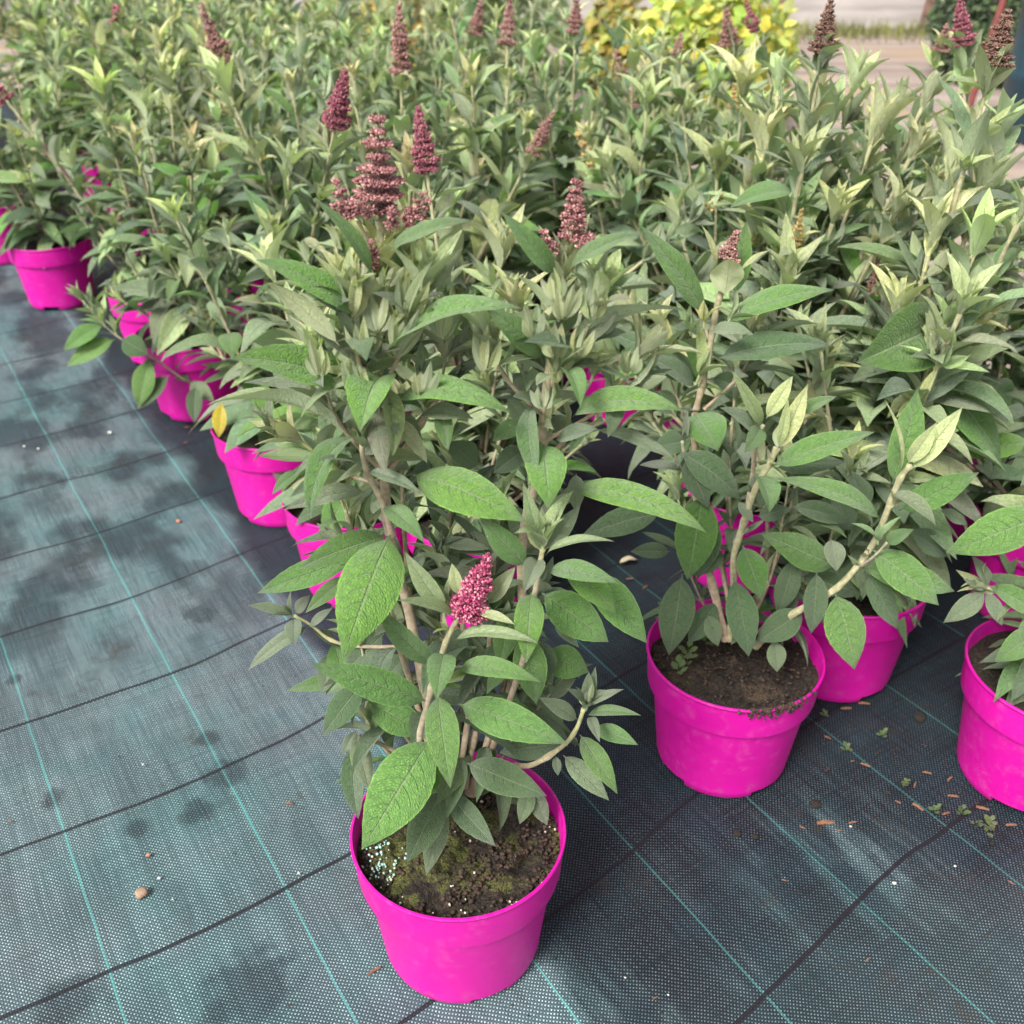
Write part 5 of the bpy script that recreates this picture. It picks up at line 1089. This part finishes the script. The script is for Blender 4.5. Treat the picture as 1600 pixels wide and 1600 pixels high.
# clipped conifer
con = link('conifer', None, label='dense dark green clipped conifer beyond the yard at top right', category='conifer'); con.location = (2.86, 6.55, 0)
V, Fs = tube_geo([(0, 0, 0), (0, 0, 1.0), (0, 0, 1.9)], [.05, .035, .01], 8); link('trunk', mesh('trunk', V, Fs, M_POST), con)
def fnc(r):
    z = r.uniform(.02, 2.0); a = r.uniform(0, 6.283); R = .40*(1-(z/2.05)**2.2)*(1+.12*noise.noise(Vector((math.cos(a)*2, math.sin(a)*2, z*4)))) * r.uniform(.8, 1.0)*(.75+.25*min(1, z/.25))
    return Vector((R*math.cos(a), R*math.sin(a), z)), Vector((math.cos(a), math.sin(a), .3))
leaf_cloud('crown', fnc, 26000, .040, M_LEAF, [(.035, .085, .022), (.055, .12, .03), (.025, .06, .018), (.075, .14, .03)], 3, con, 'stuff')
# red leaning pole and teal drum at the right border
M_RED = simple('red_paint', (.17, .045, .04), .65, .2, 20)
B = atz(1520, 128, 0); B = at(1535, 100, 4.6); B.z = max(B.z, 0)
pt, pb = at(1571, -10, 5.0), at(1541, 84, 5.0)
dv = (pb-pt); pb = pt + dv*(pt.z/(pt.z-pb.z)); top = pt - dv.normalized()*1.1
V, Fs = tube_geo([pb, pb.lerp(top, .5), top], [.016, .016, .016], 10)
o = link('red_pole', mesh('red_pole', V, Fs, M_RED), None, label='red painted metal pole leaning in front of the conifer', category='pole')
M_TEAL = simple('teal_plastic', (.016, .045, .065), .45, .2, 12)
V = []; Fs = []; m = 40; prof = [(0, 0), (.26, 0), (.27, .02), (.275, .25), (.288, .27), (.275, .29), (.275, .55), (.288, .57), (.275, .59), (.27, .86), (.25, .88), (0, .88)]
for r_, z_ in prof: V += [(r_*math.cos(6.2832*i/m), r_*math.sin(6.2832*i/m), z_) for i in range(m)]
Fs = [(j*m+i, j*m+(i+1) % m, (j+1)*m+(i+1) % m, (j+1)*m+i) for j in range(len(prof)-1) for i in range(m)]
o = link('plastic_drum', mesh('plastic_drum', V, Fs, M_TEAL), None, label='dark teal plastic drum half cut off at the top right corner', category='drum'); o.location = (2.52, 4.95, -.01)
